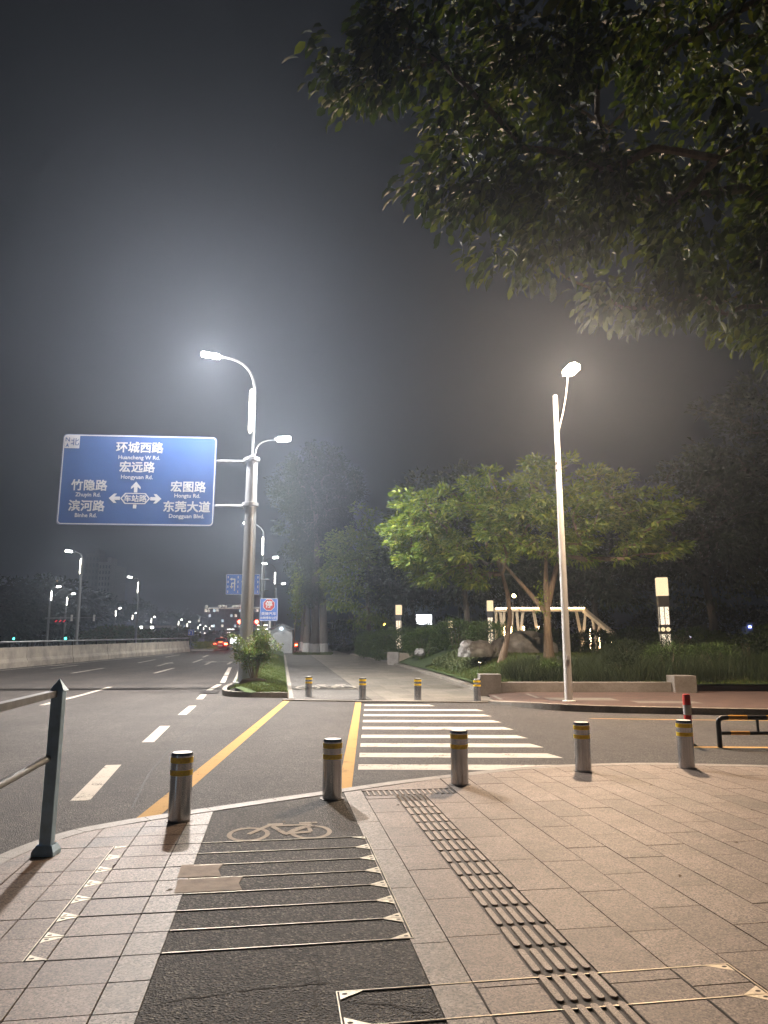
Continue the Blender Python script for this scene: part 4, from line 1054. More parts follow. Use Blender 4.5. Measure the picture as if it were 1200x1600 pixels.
Y = 350; block('apartment_block', 'long low dark block with few lit windows above the distant lamps', 'building', at(262, 1000, Y).x, at(312, 1000, Y).x, Y, 16, at(312, 964, Y).z - .9, .9, M['bldg'], 9, 4, .22, seed=5)
Y = 230; block('high_rise', 'pale tower fading in the night haze above the left trees', 'building', at(150, 950, Y).x, at(169, 950, Y).x, Y, 14, at(150, 881, Y).z - .5, .5, M['tower'], 4, 14, .0, (.45, .55), 7)
Y = 232; block('high_rise', 'dark tower with a stepped top beside the pale one', 'building', at(128, 950, Y).x, at(149.5, 950, Y).x, Y, 14, at(150, 868, Y).z - .5, .5, M['bldg'], 4, 14, .0, (.45, .55), 8)
Y = 150; lw = thing('low_building', 'pale low building with upright bars behind the lit roadside bushes', 'building', (at(243, 1000, Y).x, Y, .9)); hw = at(267, 980, Y).x - at(243, 980, Y).x
zt = at(243, 977.5, Y).z - .9; g = MB(); g.box(-hw, 0, 0, hw, 8, zt - .5); g.build('walls', M['bldg_pale'], lw); g = MB(); g.box(-hw - .2, -.5, zt - .45, hw + .2, 8, zt); g.build('roof', M['bldg_pale'], lw)
for k in range(10): g = MB(); x = hw * (-.05 + .1 * k); g.box(x - .12, -.25, .3, x + .12, -.05, zt - .5); g.build('column', M['window_dark'], lw)
for u, lab in ((220.5, 'left of two bright white floodlights before the pale low building'), (237.5, 'right of two bright white floodlights before the pale low building')):
    p = at(u, 980.5, 140); t = thing('floodlight', lab, 'floodlight', p, 0, 'floodlights by the low building'); g = MB(); g.cbox(-.3, .02, -.25, .3, .2, .25, .03); g.build('housing', M['black'], t)
    g = MB(); g.box(-.26, -.02, -.2, .26, .015, .2); g.build('lens', M['lens_far'], t); g = MB(); g.tube([(0, .12, -.2), (0, .12, .9 - p.z)], .06, 8); g.build('post', M['pole'], t)
p = at(94, 911, 240); t = thing('roof_sign', 'tiny gold lit curl of a rooftop sign above the dark left trees', 'sign', p)
g = MB(); g.tube([(-1.2, 0, .8), (-.9, 0, -.2), (.2, 0, -.7), (1.3, 0, -.8)], [.35, .5, .3, .1], 8); g.build('lit_curl', M['gold_on'], t); g = MB(); g.tube([(0, .6, -.6), (0, .6, .5 - p.z)], .3, 8); g.build('mast', M['bldg'], t)
# lit canopies of the junction beyond the red car
for u0, u1, v, Y, lab in ((402, 421, 976.5, 120, 'lit white canopy edge beside the tall pole, above the shrub'), (355, 366, 983, 150, 'small lit canopy standing over the distant junction')):
    a, b = at(u0, v, Y), at(u1, v, Y); t = thing('lit_canopy', lab, 'canopy', ((a.x + b.x) / 2, Y, .94)); hw = (b.x - a.x) / 2; h = a.z - .94
    g = MB(); g.box(-hw, 0, h - .35, hw, 5, h); g.build('roof', M['bldg_pale'], t)
    for k, zz in enumerate((.12, -.55)):
        g = MB(); g.box(-hw, -.06, h + zz - .22, hw, -.01, h + zz - .08); g.build('light_strip', emis('canopy light', (1, .97, .9), 4), t)
    for s_ in (-.8, .8): g = MB(); g.tube([(hw * s_, 2, 0), (hw * s_, 2, h - .36)], .18, 8); g.build('column', M['bldg_pale'], t)
Y = 130; a, b = at(362, 1003, Y), at(380, 1003, Y); t = thing('shop_front', 'low shop front with bright white windows beyond the junction, left of the pole', 'building', ((a.x + b.x) / 2, Y, .94)); hw = (b.x - a.x) / 2 + .3
g = MB(); g.box(-hw, 0, 0, hw + 4, 6, 2.9); g.build('walls', M['bldg'], t)
for k in range(4): g = MB(); x = -hw + (k + .5) * hw / 2; g.box(x - hw * .2, -.06, .55, x + hw * .17, -.01, 1.5 + .2 * (k % 2)); g.build('window', M['glow_white'], t)
pb = thing('median_planter', 'low kerbed planter with yellow green hedge at the end of the barrier', 'planter', (at(313, 1010, 81).x, 81, zr(81)))
g = MB(); g.cbox(-1.1, 0, -.2, 1.5, 7, .22, .06); g.build('kerb_ring', M['kerb'], pb)

# ------------------------------------------------------------------ garden: light columns, truss, boulders, spotlights
def speckle():
    m = bpy.data.materials.new('patterned lit panel'); m.use_nodes = True; nt = m.node_tree; nt.nodes.clear()
    e = N(nt, 'ShaderNodeEmission'); o = N(nt, 'ShaderNodeOutputMaterial'); co = coords(nt)
    vo = N(nt, 'ShaderNodeTexVoronoi'); vo.inputs['Scale'].default_value = 16; nt.links.new(co, vo.inputs['Vector'])
    nt.links.new(ramp(nt, vo.outputs['Distance'], [(.20, (.10, .06, .03)), (.30, (1.0, .84, .62))]), e.inputs[0]); e.inputs[1].default_value = 1.5
    nt.links.new(e.outputs[0], o.inputs[0]); return m
M['panel'] = speckle()
M['column_dark'] = surf('bronze column metal', (.035, .032, .032), .45, .4, .2, 6)
def make_column():
    t = thing('light_column', 'x', 'garden light', group='square light columns in the park')
    hw = .19; g = MB(); g.cbox(-hw, -hw, -.3, hw, hw, .12, .006); g.box(-hw, -hw, 1.03, hw, hw, 1.37); g.box(-hw, -hw, 2.02, hw, hw, 2.42)
    for a in (-1, 1):
        for b in (-1, 1): g.box(a * hw - .018 * (a > 0) * 2 + (0 if a > 0 else 0), b * hw - (.036 if b > 0 else 0), .12, a * hw + (.036 if a < 0 else 0), b * hw + (.036 if b < 0 else 0), 2.03)
    for a, b in ((-1, 0), (1, 0), (0, -1), (0, 1)):
        c = .012; g.box(a * hw - c, b * hw - c, .12, a * hw + c, b * hw + c, 2.2 if 0 else 2.02)
    g.build('frame', M['column_dark'], t)
    for z0, z1 in ((.125, 1.025), (1.375, 2.015)):
        g = MB(); g.box(-hw + .012, -hw + .012, z0, hw - .012, hw - .012, z1); g.build('lit_panel', M['panel'], t)
    g = MB()
    for c, ax in ((-1, 1), (1, 1), (-1, 0), (1, 0)):
        for cx in (-.09, .09):
            pts = [(cx + r * math.cos(R(a)), 1.20 + r * math.sin(R(a))) for r, a in [(.08, k * 30) for k in range(12)]]
            q = [((x, c * (hw + .006), z) if ax else (c * (hw + .006), x, z)) for x, z in pts]; g.add(q, [tuple(range(12))])
    md = g.build('medallion', M['glow'], t)
    g = MB()
    for c in (-1, 1):
        for cx in (-.09, .09):
            for k in (0, 1):
                pts = [(cx + .035 * (1 if k else -1) + .04 * math.cos(R(a)), 1.20 + .028 * (1 if k else -1) + .03 * math.sin(R(a))) for a in range(-90 + 180 * k, 100 + 180 * k, 30)]
                for p, q in zip(pts[:-1], pts[1:]): g.bar((p[0], c * (hw + .008), p[1]), (q[0], c * (hw + .008), q[1]), .014, .004)
    g.build('scroll', M['column_dark'], md)
    g = MB(); g.cbox(-hw - .005, -hw - .005, 2.425, hw + .005, hw + .005, 3.10, .02); g.build('lantern', M['glow'], t)
    g = MB(); g.box(-hw + .02, -hw + .02, 3.101, hw - .02, hw - .02, 3.14); g.build('cap', M['column_dark'], t)
    return t
col = make_column(); used = False
for u, v, Y, sc_, lab in ((1033, 902, 27, 1.02, 'tall square light column with patterned lit panels standing in the reeds at right'), (623, 945, 50, 1.0, 'square light column rising from the hedge beside the far path'),
        (765.5, 938, 44, .96, 'square light column half hidden behind the left garden tree trunk'), (704, 970, 66, .92, 'smallest light column showing its lantern above the hedge'),
        (1176, 946, 52, .9, 'unlit looking light column in the dark trees at far right')):
    p = at(u, v, Y); o = place(col, used, (p.x, Y, p.z - 3.12 * sc_), R(-12), lab); o.scale = (sc_,) * 3; used = True
    if Y == 52:
        for ch in o.children:
            if ch.type == 'MESH' and ch.name.split('.')[0] in ('lantern', 'lit_panel', 'medallion'):
                ch.data = ch.data.copy(); ch.data.materials[0] = surf('frosted unlit glass', (.22, .24, .27), .4)
tr = thing('truss_bridge', 'cream slatted footbridge truss with warm led strips behind the garden trees', 'footbridge', (8.6, 38, 1.0))
g = MB(); zt = 2.32
PA = [Vector(p) for p in ((-2.6, .6, zt), (-1.4, 0, zt), (2.0, 0, zt), (3.35, -2.6, .45))]
for p, q in zip(PA[:-1], PA[1:]): g.bar(p, q, .30, .16)
g.build('top_beam', M['wood_white'], tr)
lo = [Vector((p.x, p.y, .05 if i < 3 else .02)) for i, p in enumerate(PA)]
g = MB()
for p, q in zip(lo[:-1], lo[1:]): g.bar(p, q, .2, .14)
g.build('lower_beam', M['wood_white'], tr)
def seg_at(P, t): 
    i = min(int(t), len(P) - 2); return P[i].lerp(P[i + 1], t - i)
for k in range(18):
    ta = k / 18 * 3 + .05
    if 1.38 < ta < 1.88: continue
    d = .10 if k % 2 else -.12
    g = MB(); a = seg_at(lo, max(0, min(2.98, ta + d))) + Vector((0, .03, 0)); b = seg_at(PA, ta) - Vector((0, 0, .08)); g.bar(a, b, .10, .14); g.build('strut', M['wood_white'], tr)
for ta in (.35, .62, 1.05, 1.28, 2.12, 2.34, 2.62, 2.8):
    g = MB(); a = seg_at(lo, ta); b = a + (seg_at(PA, ta) - a) * .62; a = a + (seg_at(PA, ta) - a) * .12; off = Vector((0, -.09, 0)); g.bar(a + off, b + off, .05, .05); g.build('led_tube', M['glow_strip'], tr)
g = MB(); g.bar(PA[0] + Vector((0, -.17, .10)), PA[1] + Vector((0, -.17, .10)), .05, .04); g.bar(PA[1] + Vector((0, -.17, .10)), PA[2] + Vector((0, -.17, .10)), .05, .04); g.build('led_line', M['glow_strip'], tr)

from mathutils import noise as mn
def boulder(label, c, dims, seed, rz=0):
    bm = bmesh.new(); bmesh.ops.create_icosphere(bm, subdivisions=5, radius=1); of = Vector((seed * 7.3, seed * 1.7, 3))
    for v in bm.verts:
        p = v.co.normalized(); n1 = mn.noise(p * 1.1 + of); n2 = mn.noise(p * 2.6 + of * 2); n3 = mn.noise(p * 7 + of); n4 = abs(mn.noise(p * 14 + of))
        q = p * (1 + .26 * n1 + .12 * n2 + .05 * n3 + .02 * n4)
        q.x = math.copysign(abs(q.x) ** .85, q.x); v.co = Vector((q.x * dims[0], q.y * dims[1], max(q.z, -.35) * dims[2]))
    me = bpy.data.meshes.new('boulder'); bm.to_mesh(me); bm.free(); me.materials.append(M['rock'])
    for p in me.polygons: p.use_smooth = True
    o = bpy.data.objects.new('boulder', me); C.objects.link(o); o.location = c; o.rotation_euler = (0, 0, rz); tag(o, label, 'boulder'); return o
p = at(744, 1017, 29.5); boulder('rounded grey boulder left of the left garden tree trunk', (p.x, 29.5, p.z - .06), (.68, .55, .52), 1)
p = at(820, 1012, 30); boulder('broad striped grey boulder between the two garden tree trunks', (p.x, 30, p.z - .12), (1.35, .7, .75), 2.4)
p = at(656, 1018, 36); boulder('small pointed rock half sunk in pale ground cover by the hedge', (p.x, 36, p.z - .1), (.26, .3, .26), 3.1)
def flood(u, v, Y, lab, aim, power=90):
    p = at(u, v, Y); z = gz(p.x, Y); t = thing('garden_spotlight', lab, 'spotlight', (p.x, Y, z + .02))
    d = (Vector(aim) - Vector((p.x, Y, z + .3))).normalized()
    g = MB(); g.tube([(0, 0, -.1), (0, 0, .16)], .02, 8); g.tube([Vector((0, 0, .2)) - d * .06, Vector((0, 0, .2)) + d * .06], [.05, .075], 14); g.build('lamp_body', M['black'], t, True)
    g = MB(); c = Vector((0, 0, .2)) + d * .063; s = d.orthogonal().normalized(); u_ = d.cross(s)
    g.add([c + (s * math.cos(R(a)) + u_ * math.sin(R(a))) * .062 for a in range(0, 360, 30)], [tuple(range(12))])
    g.build('lens', M['flood'], t)
    l = bpy.data.lights.new('spot', 'SPOT'); l.energy = power; l.color = (1, .80, .52); l.spot_size = R(75); l.spot_blend = .6; l.shadow_soft_size = .05
    o = bpy.data.objects.new('spotlight_beam', l); C.objects.link(o); o.parent = t; o.location = c + d * .05; o.rotation_euler = d.to_track_quat('-Z', 'Y').to_euler()
flood(841, 1036, 26.0, 'warm ground spotlight in the grass just left of the right tree trunk', (6.1, 27, 5), 150)
flood(749, 1029, 28.4, 'small warm ground spotlight before the rounded boulder', (4.9, 28.2, 7), 35)
flood(873.5, 1031, 25.8, 'warm ground spotlight peeking out beside the white lamp post', (6.3, 27, 4))
p = at(803, 931, 50); t = thing('park_lamp', 'small warm globe lamp far behind the garden trees', 'garden light', (p.x, 50, .9)); h = p.z - .9
g = MB(); g.tube([(0, 0, -.5), (0, 0, h - .12)], .05, 8); g.build('post', M['black'], t); g = MB(); g.lathe([(.02, h - .14), (.12, h - .08), (.14, h), (.1, h + .1), (.02, h + .14)], 14); g.build('globe', emis('warm globe', (1, .72, .35), 25), t)
p = at(664, 968, 72); t = thing('light_box', 'glaring white lit display board seen under the trees behind the hedge', 'display board', (p.x, 72, .9)); h = p.z - .9
g = MB(); g.cbox(-.95, .02, h - .55, .75, .14, h + .55, .03); g.box(-.8, .05, -.5, -.7, .1, h - .54); g.box(.5, .05, -.5, .6, .1, h - .54); g.build('frame', M['black'], t); g = MB(); g.box(-.88, -.02, h - .48, .68, .015, h + .48); g.build('lit_face', M['glow_white'], t)
p = at(611, 976, 62); t = thing('park_lamp', 'yellow glow lamp among pale branches left of the far light column', 'garden light', (at(601, 976, 62).x, 62, .9)); h = p.z - .9
g = MB(); g.tube([(0, 0, -.5), (0, 0, h - .1)], .04, 8); g.build('post', M['black'], t); g = MB(); g.lathe([(.02, h - .12), (.13, h), (.02, h + .12)], 12); g.build('globe', emis('yellow globe', (1, .62, .12), 8), t)
for u, v, c, lab, nm in ((1069, 994, 'win_cool', 'cold white parked scooter lamp glimpsed through dark shrubs beside the tall light column', 'white'), (1168, 980, 'blue', 'bluish scooter lamp glimpsed in the dark trees at far right', 'blue')):
    Y = 46; p = at(u, v, Y); t = thing('motor_scooter', lab, 'scooter', (p.x, Y, p.z - .72), R(20 if nm == 'white' else -10))
    for y in (-.55, .6):
        g = MB(); g.tube([(-.05, y, .25), (.05, y, .25)], .25, 14); g.build('wheel', M['rubber'], t, True)
    g = MB(); g.cbox(-.16, -.1, .25, .16, .75, .78, .06); g.cbox(-.2, -.45, .3, .2, -.32, .95, .04); g.cbox(-.2, -.4, .25, .2, .1, .36, .03); g.tube([(-.32, -.36, 1.0), (.32, -.36, 1.0)], .02, 8); g.build('body', surf('pink scooter paint' if nm == 'white' else 'blue scooter paint', (.4, .2, .22) if nm == 'white' else (.1, .14, .3), .35), t)
    g = MB(); g.cbox(-.09, -.52, .66, .09, -.452, .80, .02); g.build('headlamp', emis(nm + ' lamp', (.8, .85, 1) if nm == 'white' else (.35, .4, 1), 9), t)

# ------------------------------------------------------------------ foliage
def leaves(P, D, ln, wd, mat, name='foliage', parent=None, fold=.25, rng=None, fine=False):
    """P points, D unit directions, one folded leaf each"""
    n = len(P); rng = rng or np.random.default_rng(1)
    D = D / np.linalg.norm(D, axis=1, keepdims=True)
    up = rng.normal(0, .45, (n, 3)); up[:, 2] += 1
    S = np.cross(D, up); S /= np.linalg.norm(S, axis=1, keepdims=True) + 1e-9
    U = np.cross(S, D)
    ln = (ln * rng.uniform(.65, 1.25, n))[:, None]; wd = (wd * rng.uniform(.7, 1.2, n))[:, None]
    if fine:
        mid = P + D * ln * .5 + U * ln * .05; tip = P + D * ln - U * ln * .12
        vs = np.stack([P, P + D * ln * .28 + S * wd * .42 + U * wd * fold, P + D * ln * .68 + S * wd * .40 + U * wd * fold * .7, tip,
                       P + D * ln * .68 - S * wd * .40 + U * wd * fold * .7, P + D * ln * .28 - S * wd * .42 + U * wd * fold, mid], 1)
        f = np.array([[0, 1, 6], [1, 2, 6], [2, 3, 6], [3, 4, 6], [4, 5, 6], [5, 0, 6]])
    else:
        tip = P + D * ln - U * ln * .1
        vs = np.stack([P, P + D * ln * .42 + S * wd * .5 + U * wd * fold, tip, P + D * ln * .42 - S * wd * .5 + U * wd * fold], 1)
        f = np.array([[0, 1, 2], [0, 2, 3]])
    k = vs.shape[1]; Fc = (np.arange(n)[:, None, None] * k + f[None]).reshape(-1, 3)
    return raw(name, vs.reshape(-1, 3), Fc, mat, parent, fine)
def skeleton(trunk, centers, r0, rt=.012, sag=.1, rng=None, n=6, first=1):
    """tubes joining cluster centres to a trunk polyline"""
    rng = rng or np.random.default_rng(1)
    nodes = [Vector(p) for p in trunk]; par = [i - 1 for i in range(len(nodes))]; nt_ = len(nodes)
    hub = nodes[-1]
    for c in sorted([Vector(c) for c in centers], key=lambda c: (c - hub).length):
        best = min(range(first, len(nodes)), key=lambda i: (c - nodes[i]).length + .25 * (nodes[i] - hub).length + (0 if nodes[i].z < c.z + .3 else 1.2 * (nodes[i].z - c.z)))
        d = c - nodes[best]; b = best
        if d.length > .8:
            for t in (.35, .7):
                nodes.append(nodes[best] + d * t + Vector(rng.normal(0, .06 * d.length, 3)) + Vector((0, 0, .08 * d.length * math.sin(t * 3.14)))); par.append(b); b = len(nodes) - 1
        nodes.append(c); par.append(b)
    cnt = [1] * len(nodes)
    for i in range(len(nodes) - 1, 0, -1): cnt[par[i]] += cnt[i]
    rad = [max(rt, min(r0, rt * cnt[i] ** .5)) for i in range(len(nodes))]
    sc_ = r0 / max(rad[:nt_]) if nt_ else 1
    g = MB()
    tr_ = [r0 * (1 - .45 * i / max(1, nt_ - 1)) for i in range(nt_)]
    if nt_ > 1: g.tube(nodes[:nt_], [tr_[0] * 1.35] + tr_[1:], 10)
    for i in range(nt_, len(nodes)):
        ra = min(rad[par[i]] * 1.0, rad[i] * 1.6); ra = min(ra, tr_[-1]) if par[i] < nt_ else ra
        g.tube([nodes[par[i]], nodes[i]], [ra, rad[i]], n, False)
    return g
def blob(rng, n, c, r, shell=.55, zpow=1.0):
    d = rng.normal(0, 1, (n, 3)); d /= np.linalg.norm(d, axis=1, keepdims=True)
    q = rng.uniform(shell ** 3, 1, n) ** (1 / 3); return np.array(c) + d * q[:, None] * np.array(r)
def scatter_leaves(rng, cen, per, rc, flat, base, out=.6, droop=.2):
    n = len(cen) * per; c = np.repeat(cen, per, 0); o = rng.normal(0, 1, (n, 3)); o /= np.linalg.norm(o, axis=1, keepdims=True)
    o *= (rng.uniform(0, 1, n) ** .45)[:, None]
    P = c + o * np.array([rc, rc, rc * flat])
    D = o + rng.normal(0, .45, (n, 3)); D[:, 2] = D[:, 2] * .6 - droop
    rad = c - np.array(base); rad /= np.linalg.norm(rad, axis=1, keepdims=True) + 1e-6
    return P, D + rad * out
def tree(name, label, base, trunk, crowns, ncl, per, rc, ln, wd, mat, bk_, r0, seed, flat=.55, droop=.25, group=None, shell=.5, cat='tree', keep=None, fine=False, parts=('trunk', 'crown'), twig=.012):
    rng = np.random.default_rng(seed); base = Vector(base); t = thing(name, label, cat, base, 0, group)
    tot = sum(c[2] for c in crowns); cen = []
    for c, r, wgt in crowns: cen.append(blob(rng, max(3, int(ncl * wgt / tot)), c, r, shell))
    cen = np.concatenate(cen); cen = cen - np.array(base)
    if keep is not None: cen = cen[[keep(p + np.array(base)) for p in cen]]
    tk = [Vector(p) for p in trunk]
    skeleton(tk, cen[:: max(1, len(cen) // 90)], r0, twig, rng=rng).build(parts[0], bk_, t, True, False)
    P, D = scatter_leaves(rng, cen, per, rc, flat, tk[-1], droop=droop)
    leaves(P, D, ln, wd, mat, parts[1], t, rng=rng, fine=fine)
    return t
LA = 'broad leaved'
# the street tree whose branches hang into the top right corner
def keep_near(p): return p[1] > 3.6
rng = np.random.default_rng(11)
nt1 = tree('street_tree', 'big leafy street tree overhanging the top right corner with drooping leaves', (9.2, 8.2, 0),
    [(0, 0, 0), (-.1, 0, 2.2), (-.3, -.1, 4.0), (-.8, -.2, 5.6)],
    [((6.7, 7.2, 8.7), (6.4, 3.4, 3.8), 1.0), ((5.2, 6.6, 9.6), (5.0, 2.6, 3.4), .6), ((6.6, 8.0, 6.55), (3.4, 2.0, 1.2), .42), ((1.0, 6.9, 8.1), (1.7, 1.0, .8), .09), ((2.3, 7.4, 6.8), (1.8, 1.0, .7), .09),
     ((-.1, 6.9, 7.75), (.7, .5, .35), .018), ((.9, 7.2, 6.55), (.8, .5, .25), .020), ((1.7, 7.4, 6.05), (.7, .5, .22), .016), ((3.4, 7.8, 5.75), (.9, .7, .3), .03), ((5.0, 8.0, 5.3), (.9, .7, .3), .03)],
    780, 52, .32, .175, .085, M['leaf_near'], M['bark'], .26, 21, flat=1.05, droop=1.0, shell=.10, keep=keep_near, fine=True, twig=.011)
# the two garden trees
nt2 = tree('garden_tree', 'left garden tree with a leaning lit trunk and layered palmate leaves', (4.55, 28.2, gz(4.55, 28.2) - .1),
    [(0, 0, 0), (.25, 0, .9), (.42, .05, 1.8), (.35, .05, 2.7), (.15, 0, 3.5)],
    [((3.3, 28.2, 5.9), (3.0, 2.4, 2.0), 1.0), ((1.6, 28.2, 5.3), (1.5, 1.5, 1.4), .4), ((4.4, 28, 7.4), (2.2, 1.8, 1.2), .4), ((2.6, 28.6, 4.2), (1.5, 1.2, .7), .3), ((1.2, 28, 7.3), (.8, .7, .45), .08), ((.6, 28, 6.1), (.8, .7, .4), .08)],
    150, 78, .50, .25, .10, M['leaf_garden'], M['bark'], .13, 31, flat=.34, droop=.3, shell=.45)
nt3 = tree('garden_tree', 'right garden tree with a forked uplit trunk beside the white lamp post', (6.2, 27.2, gz(6.2, 27.2) - .1),
    [(0, 0, 0), (-.02, 0, 1.1), (.0, 0, 1.9), (.25, 0, 2.9), (.55, .0, 3.9)],
    [((8.2, 27.3, 6.0), (3.3, 2.3, 1.7), 1.0), ((6.6, 26.6, 6.4), (2.2, 1.8, 1.7), .5), ((9.9, 27, 5.6), (1.6, 1.6, 1.2), .35), ((5.0, 26.4, 6.0), (1.3, 1.0, 1.1), .25), ((8.6, 27, 8.0), (1.0, .8, .5), .13), ((11.0, 26.6, 7.0), (.8, .7, .45), .10), ((6.6, 26.8, 8.4), (1.1, .8, .5), .12)],
    165, 78, .50, .25, .10, M['leaf_garden'], M['bark'], .165, 32, flat=.34, droop=.3, shell=.45)
g = MB(); b = Vector((-.02, 0, 1.75)); e = Vector((-1.75, .3, 3.9)); g.tube([b, b.lerp(e, .4) + Vector((0, 0, .02)), e], [.11, .075, .05], 8)
g.tube([(.0, -.05, 1.7), (-.02, -.05, 2.8), (.05, 0, 4.2)], [.12, .10, .06], 8); g.build('limb', M['bark'], nt3, True)
P = np.array([[-.2, -.1, 2.3]]) + np.random.default_rng(5).normal(0, 1, (90, 3)) * [.14, .1, .45]; leaves(P, np.random.default_rng(6).normal(0, 1, (90, 3)), .14, .07, M['leaf_lit'], 'shoots', nt3)

# dark park trees
def park_tree(label, x, y, h, rx, ry, z0, seed, n=150, per=55, ln=.34, wd=.16, rc=.9, mat='leaf_dark', r0=.22, bk_='bark_dark', base=None, name='park_tree', trunk=None, group='dark trees at the back of the park', flat=.55, shell=.35, low=.30):
    zb_ = zr(y) if base is None else base; rz_ = h * (1 - low) / 2
    return tree(name, label, (x, y, zb_ - .1), trunk or [(0, 0, 0), (.1, 0, h * .25), (-.1, .1, h * .45), (.1, 0, h * .62)],
        [((x, y, zb_ + h - rz_), (rx, ry, rz_), 1.0), ((x + rx * .35, y - ry * .2, zb_ + h * .55), (rx * .7, ry * .7, rz_ * .6), .35), ((x - rx * .4, y, zb_ + h * .62), (rx * .6, ry * .6, rz_ * .6), .3)],
        n, per, rc, ln, wd, M[mat], M[bk_], r0, seed, flat, .2, group, shell)
park_tree('dark tree behind the left garden tree, topping its crown', 5.0, 44, 12.5, 5.2, 4, 0, 41)
park_tree('dark tree filling the gap right of the footbridge truss', 13.0, 44, 9.5, 4.5, 4, 0, 42)
park_tree('dark tree behind the tall light column', 15.5, 34, 10.5, 4.2, 3.5, 0, 43, ln=.3)
park_tree('tall dark tree at the right edge, reaching highest there', 20.5, 35, 15.5, 5.0, 4.5, 0, 44, n=190)
park_tree('dim tree at the far right behind the unlit column', 26.5, 48, 15, 6, 5, 0, 45)
park_tree('dark tree over the glaring white display board', 2.6, 64, 11, 5.0, 4, 0, 46, low=.45)
park_tree('dark leafy tree right of the whitewashed trunks', -1.4, 62, 13, 4.0, 4, 0, 47, n=170, low=.12, mat='leaf_garden')
park_tree('hazy dark tree rising behind the smallest light column', 8.0, 76, 14, 6.5, 5, 0, 48)
park_tree('slim dark tree among pale branches beside the far light column', 1.2, 56, 8.5, 2.8, 2.6, 0, 49, n=90, low=.38)
park_tree('broad dark tree closing the view beyond the footbridge', 18.0, 66, 13, 8, 5, 0, 50, n=180)
park_tree('distant dark tree behind the right garden tree', 11.5, 60, 11, 5.5, 4, 0, 51)
# tall whitewashed street trees past the hut
WG = 'tall whitewashed trees beside the far path'
for k, (x, y, r0, h, lab) in enumerate(((-7.6, 71, .36, 19, 'leftmost whitewashed tall tree beside the hut'), (-6.45, 67, .40, 20, 'thick whitewashed tall tree at the middle of its clump'), (-5.85, 69, .42, 18.5, 'right whitewashed tall tree with the dark broad foot'), (-9.2, 82, .35, 17, 'thin tall tree further back, in the gap right of the hut'))):
    rng = np.random.default_rng(60 + k); zb_ = zr(y)
    tree('tall_tree', lab, (x, y, zb_ - .1), [(0, 0, 0), (.05, 0, 2.5), (-.1, .05, 6), (.1, .1, 10), (rng.uniform(-.4, .4), 0, 13.5)],
        [((x + rng.uniform(-.5, .5), y, zb_ + h * .68), (2.6, 2.4, h * .30), 1.0), ((x + (k - 1) * 1.4, y, zb_ + h * .88), (2.6, 2.2, h * .14), .5), ((x - .5, y - .8, zb_ + 6.8), (.8, .8, 2.2), .12)],
        210, 62, .75, .32, .14, M['leaf_dark'], M['bark_pale'], r0, 60 + k, .8, .35, WG, .2, twig=.022)
P = np.array([-8.0, 66.3, zr(66) + 5.4]) + np.random.default_rng(7).normal(0, 1, (700, 3)) * [.34, .3, 1.2]
yt = thing('young_tree', 'bright green young shoots glowing left of the whitewashed trunks', 'tree', (-8.3, 66.3, zr(66)))
leaves(P - np.array([-8.3, 66.3, zr(66)]), np.random.default_rng(8).normal(0, 1, (700, 3)), .26, .13, M['leaf_lit'], 'crown', yt); g = MB(); g.tube([(0, 0, 0), (.1, 0, 3), (.35, 0, 6.2)], [.06, .05, .02], 7); g.build('trunk', M['bark'], yt)
# far trees on the left, behind the barrier
LT = 'far trees across the road'
for k, (u, top, Y, rx, lab) in enumerate(((15, 905, 105, 10, 'dark far tree mass at the left edge under the big sign'), (60, 902, 118, 8, 'dark far tree behind the leftmost lamp post'), (100, 905, 125, 8, 'dark far tree under the gold roof sign'),
        (150, 918, 215, 13, 'dark far tree in front of the pale tower'), (200, 930, 250, 17, 'dark far tree behind the mid sized lamp post'), (245, 945, 330, 22, 'dark far tree left of the distant lamps'), (280, 968, 345, 16, 'low far tree by the blue turn sign'), (-30, 925, 95, 8, 'far tree just entering at the left edge'))):
    p = at(u, top, Y); h = p.z - .9
    park_tree(lab, p.x, Y, h, rx, 5, 0, 80 + k, n=110, per=50, ln=.8, wd=.4, rc=1.7, group=LT, name='far_tree', low=.05, base=.9)
for k, (u, top, Y, rx, lab) in enumerate(((176, 981, 100, 4.2, 'lit roadside bush left of the mid sized lamp post'), (205, 984, 96, 3.5, 'lit roadside bush right before the mid sized lamp post'), (236, 985, 104, 4.0, 'lit roadside bush under the two floodlights'), (262, 988, 112, 3.2, 'lit roadside bush right of the low building'), (284, 985, 118, 2.6, 'lit roadside bush at the foot of two small lamps'), (340, 987, 135, 2.2, 'pale green small tree over the red car'))):
    p = at(u, top, Y); h = max(2.2, p.z - .7)
    park_tree(lab, p.x, Y, h, rx, 2.5, 0, 95 + k, n=70, per=45, ln=.5, wd=.26, rc=.8, mat='leaf_shrub' if k < 5 else 'leaf_pale', group='lit bushes behind the barrier', name='roadside_bush', low=.05, base=zr(Y) - .1, r0=.1)

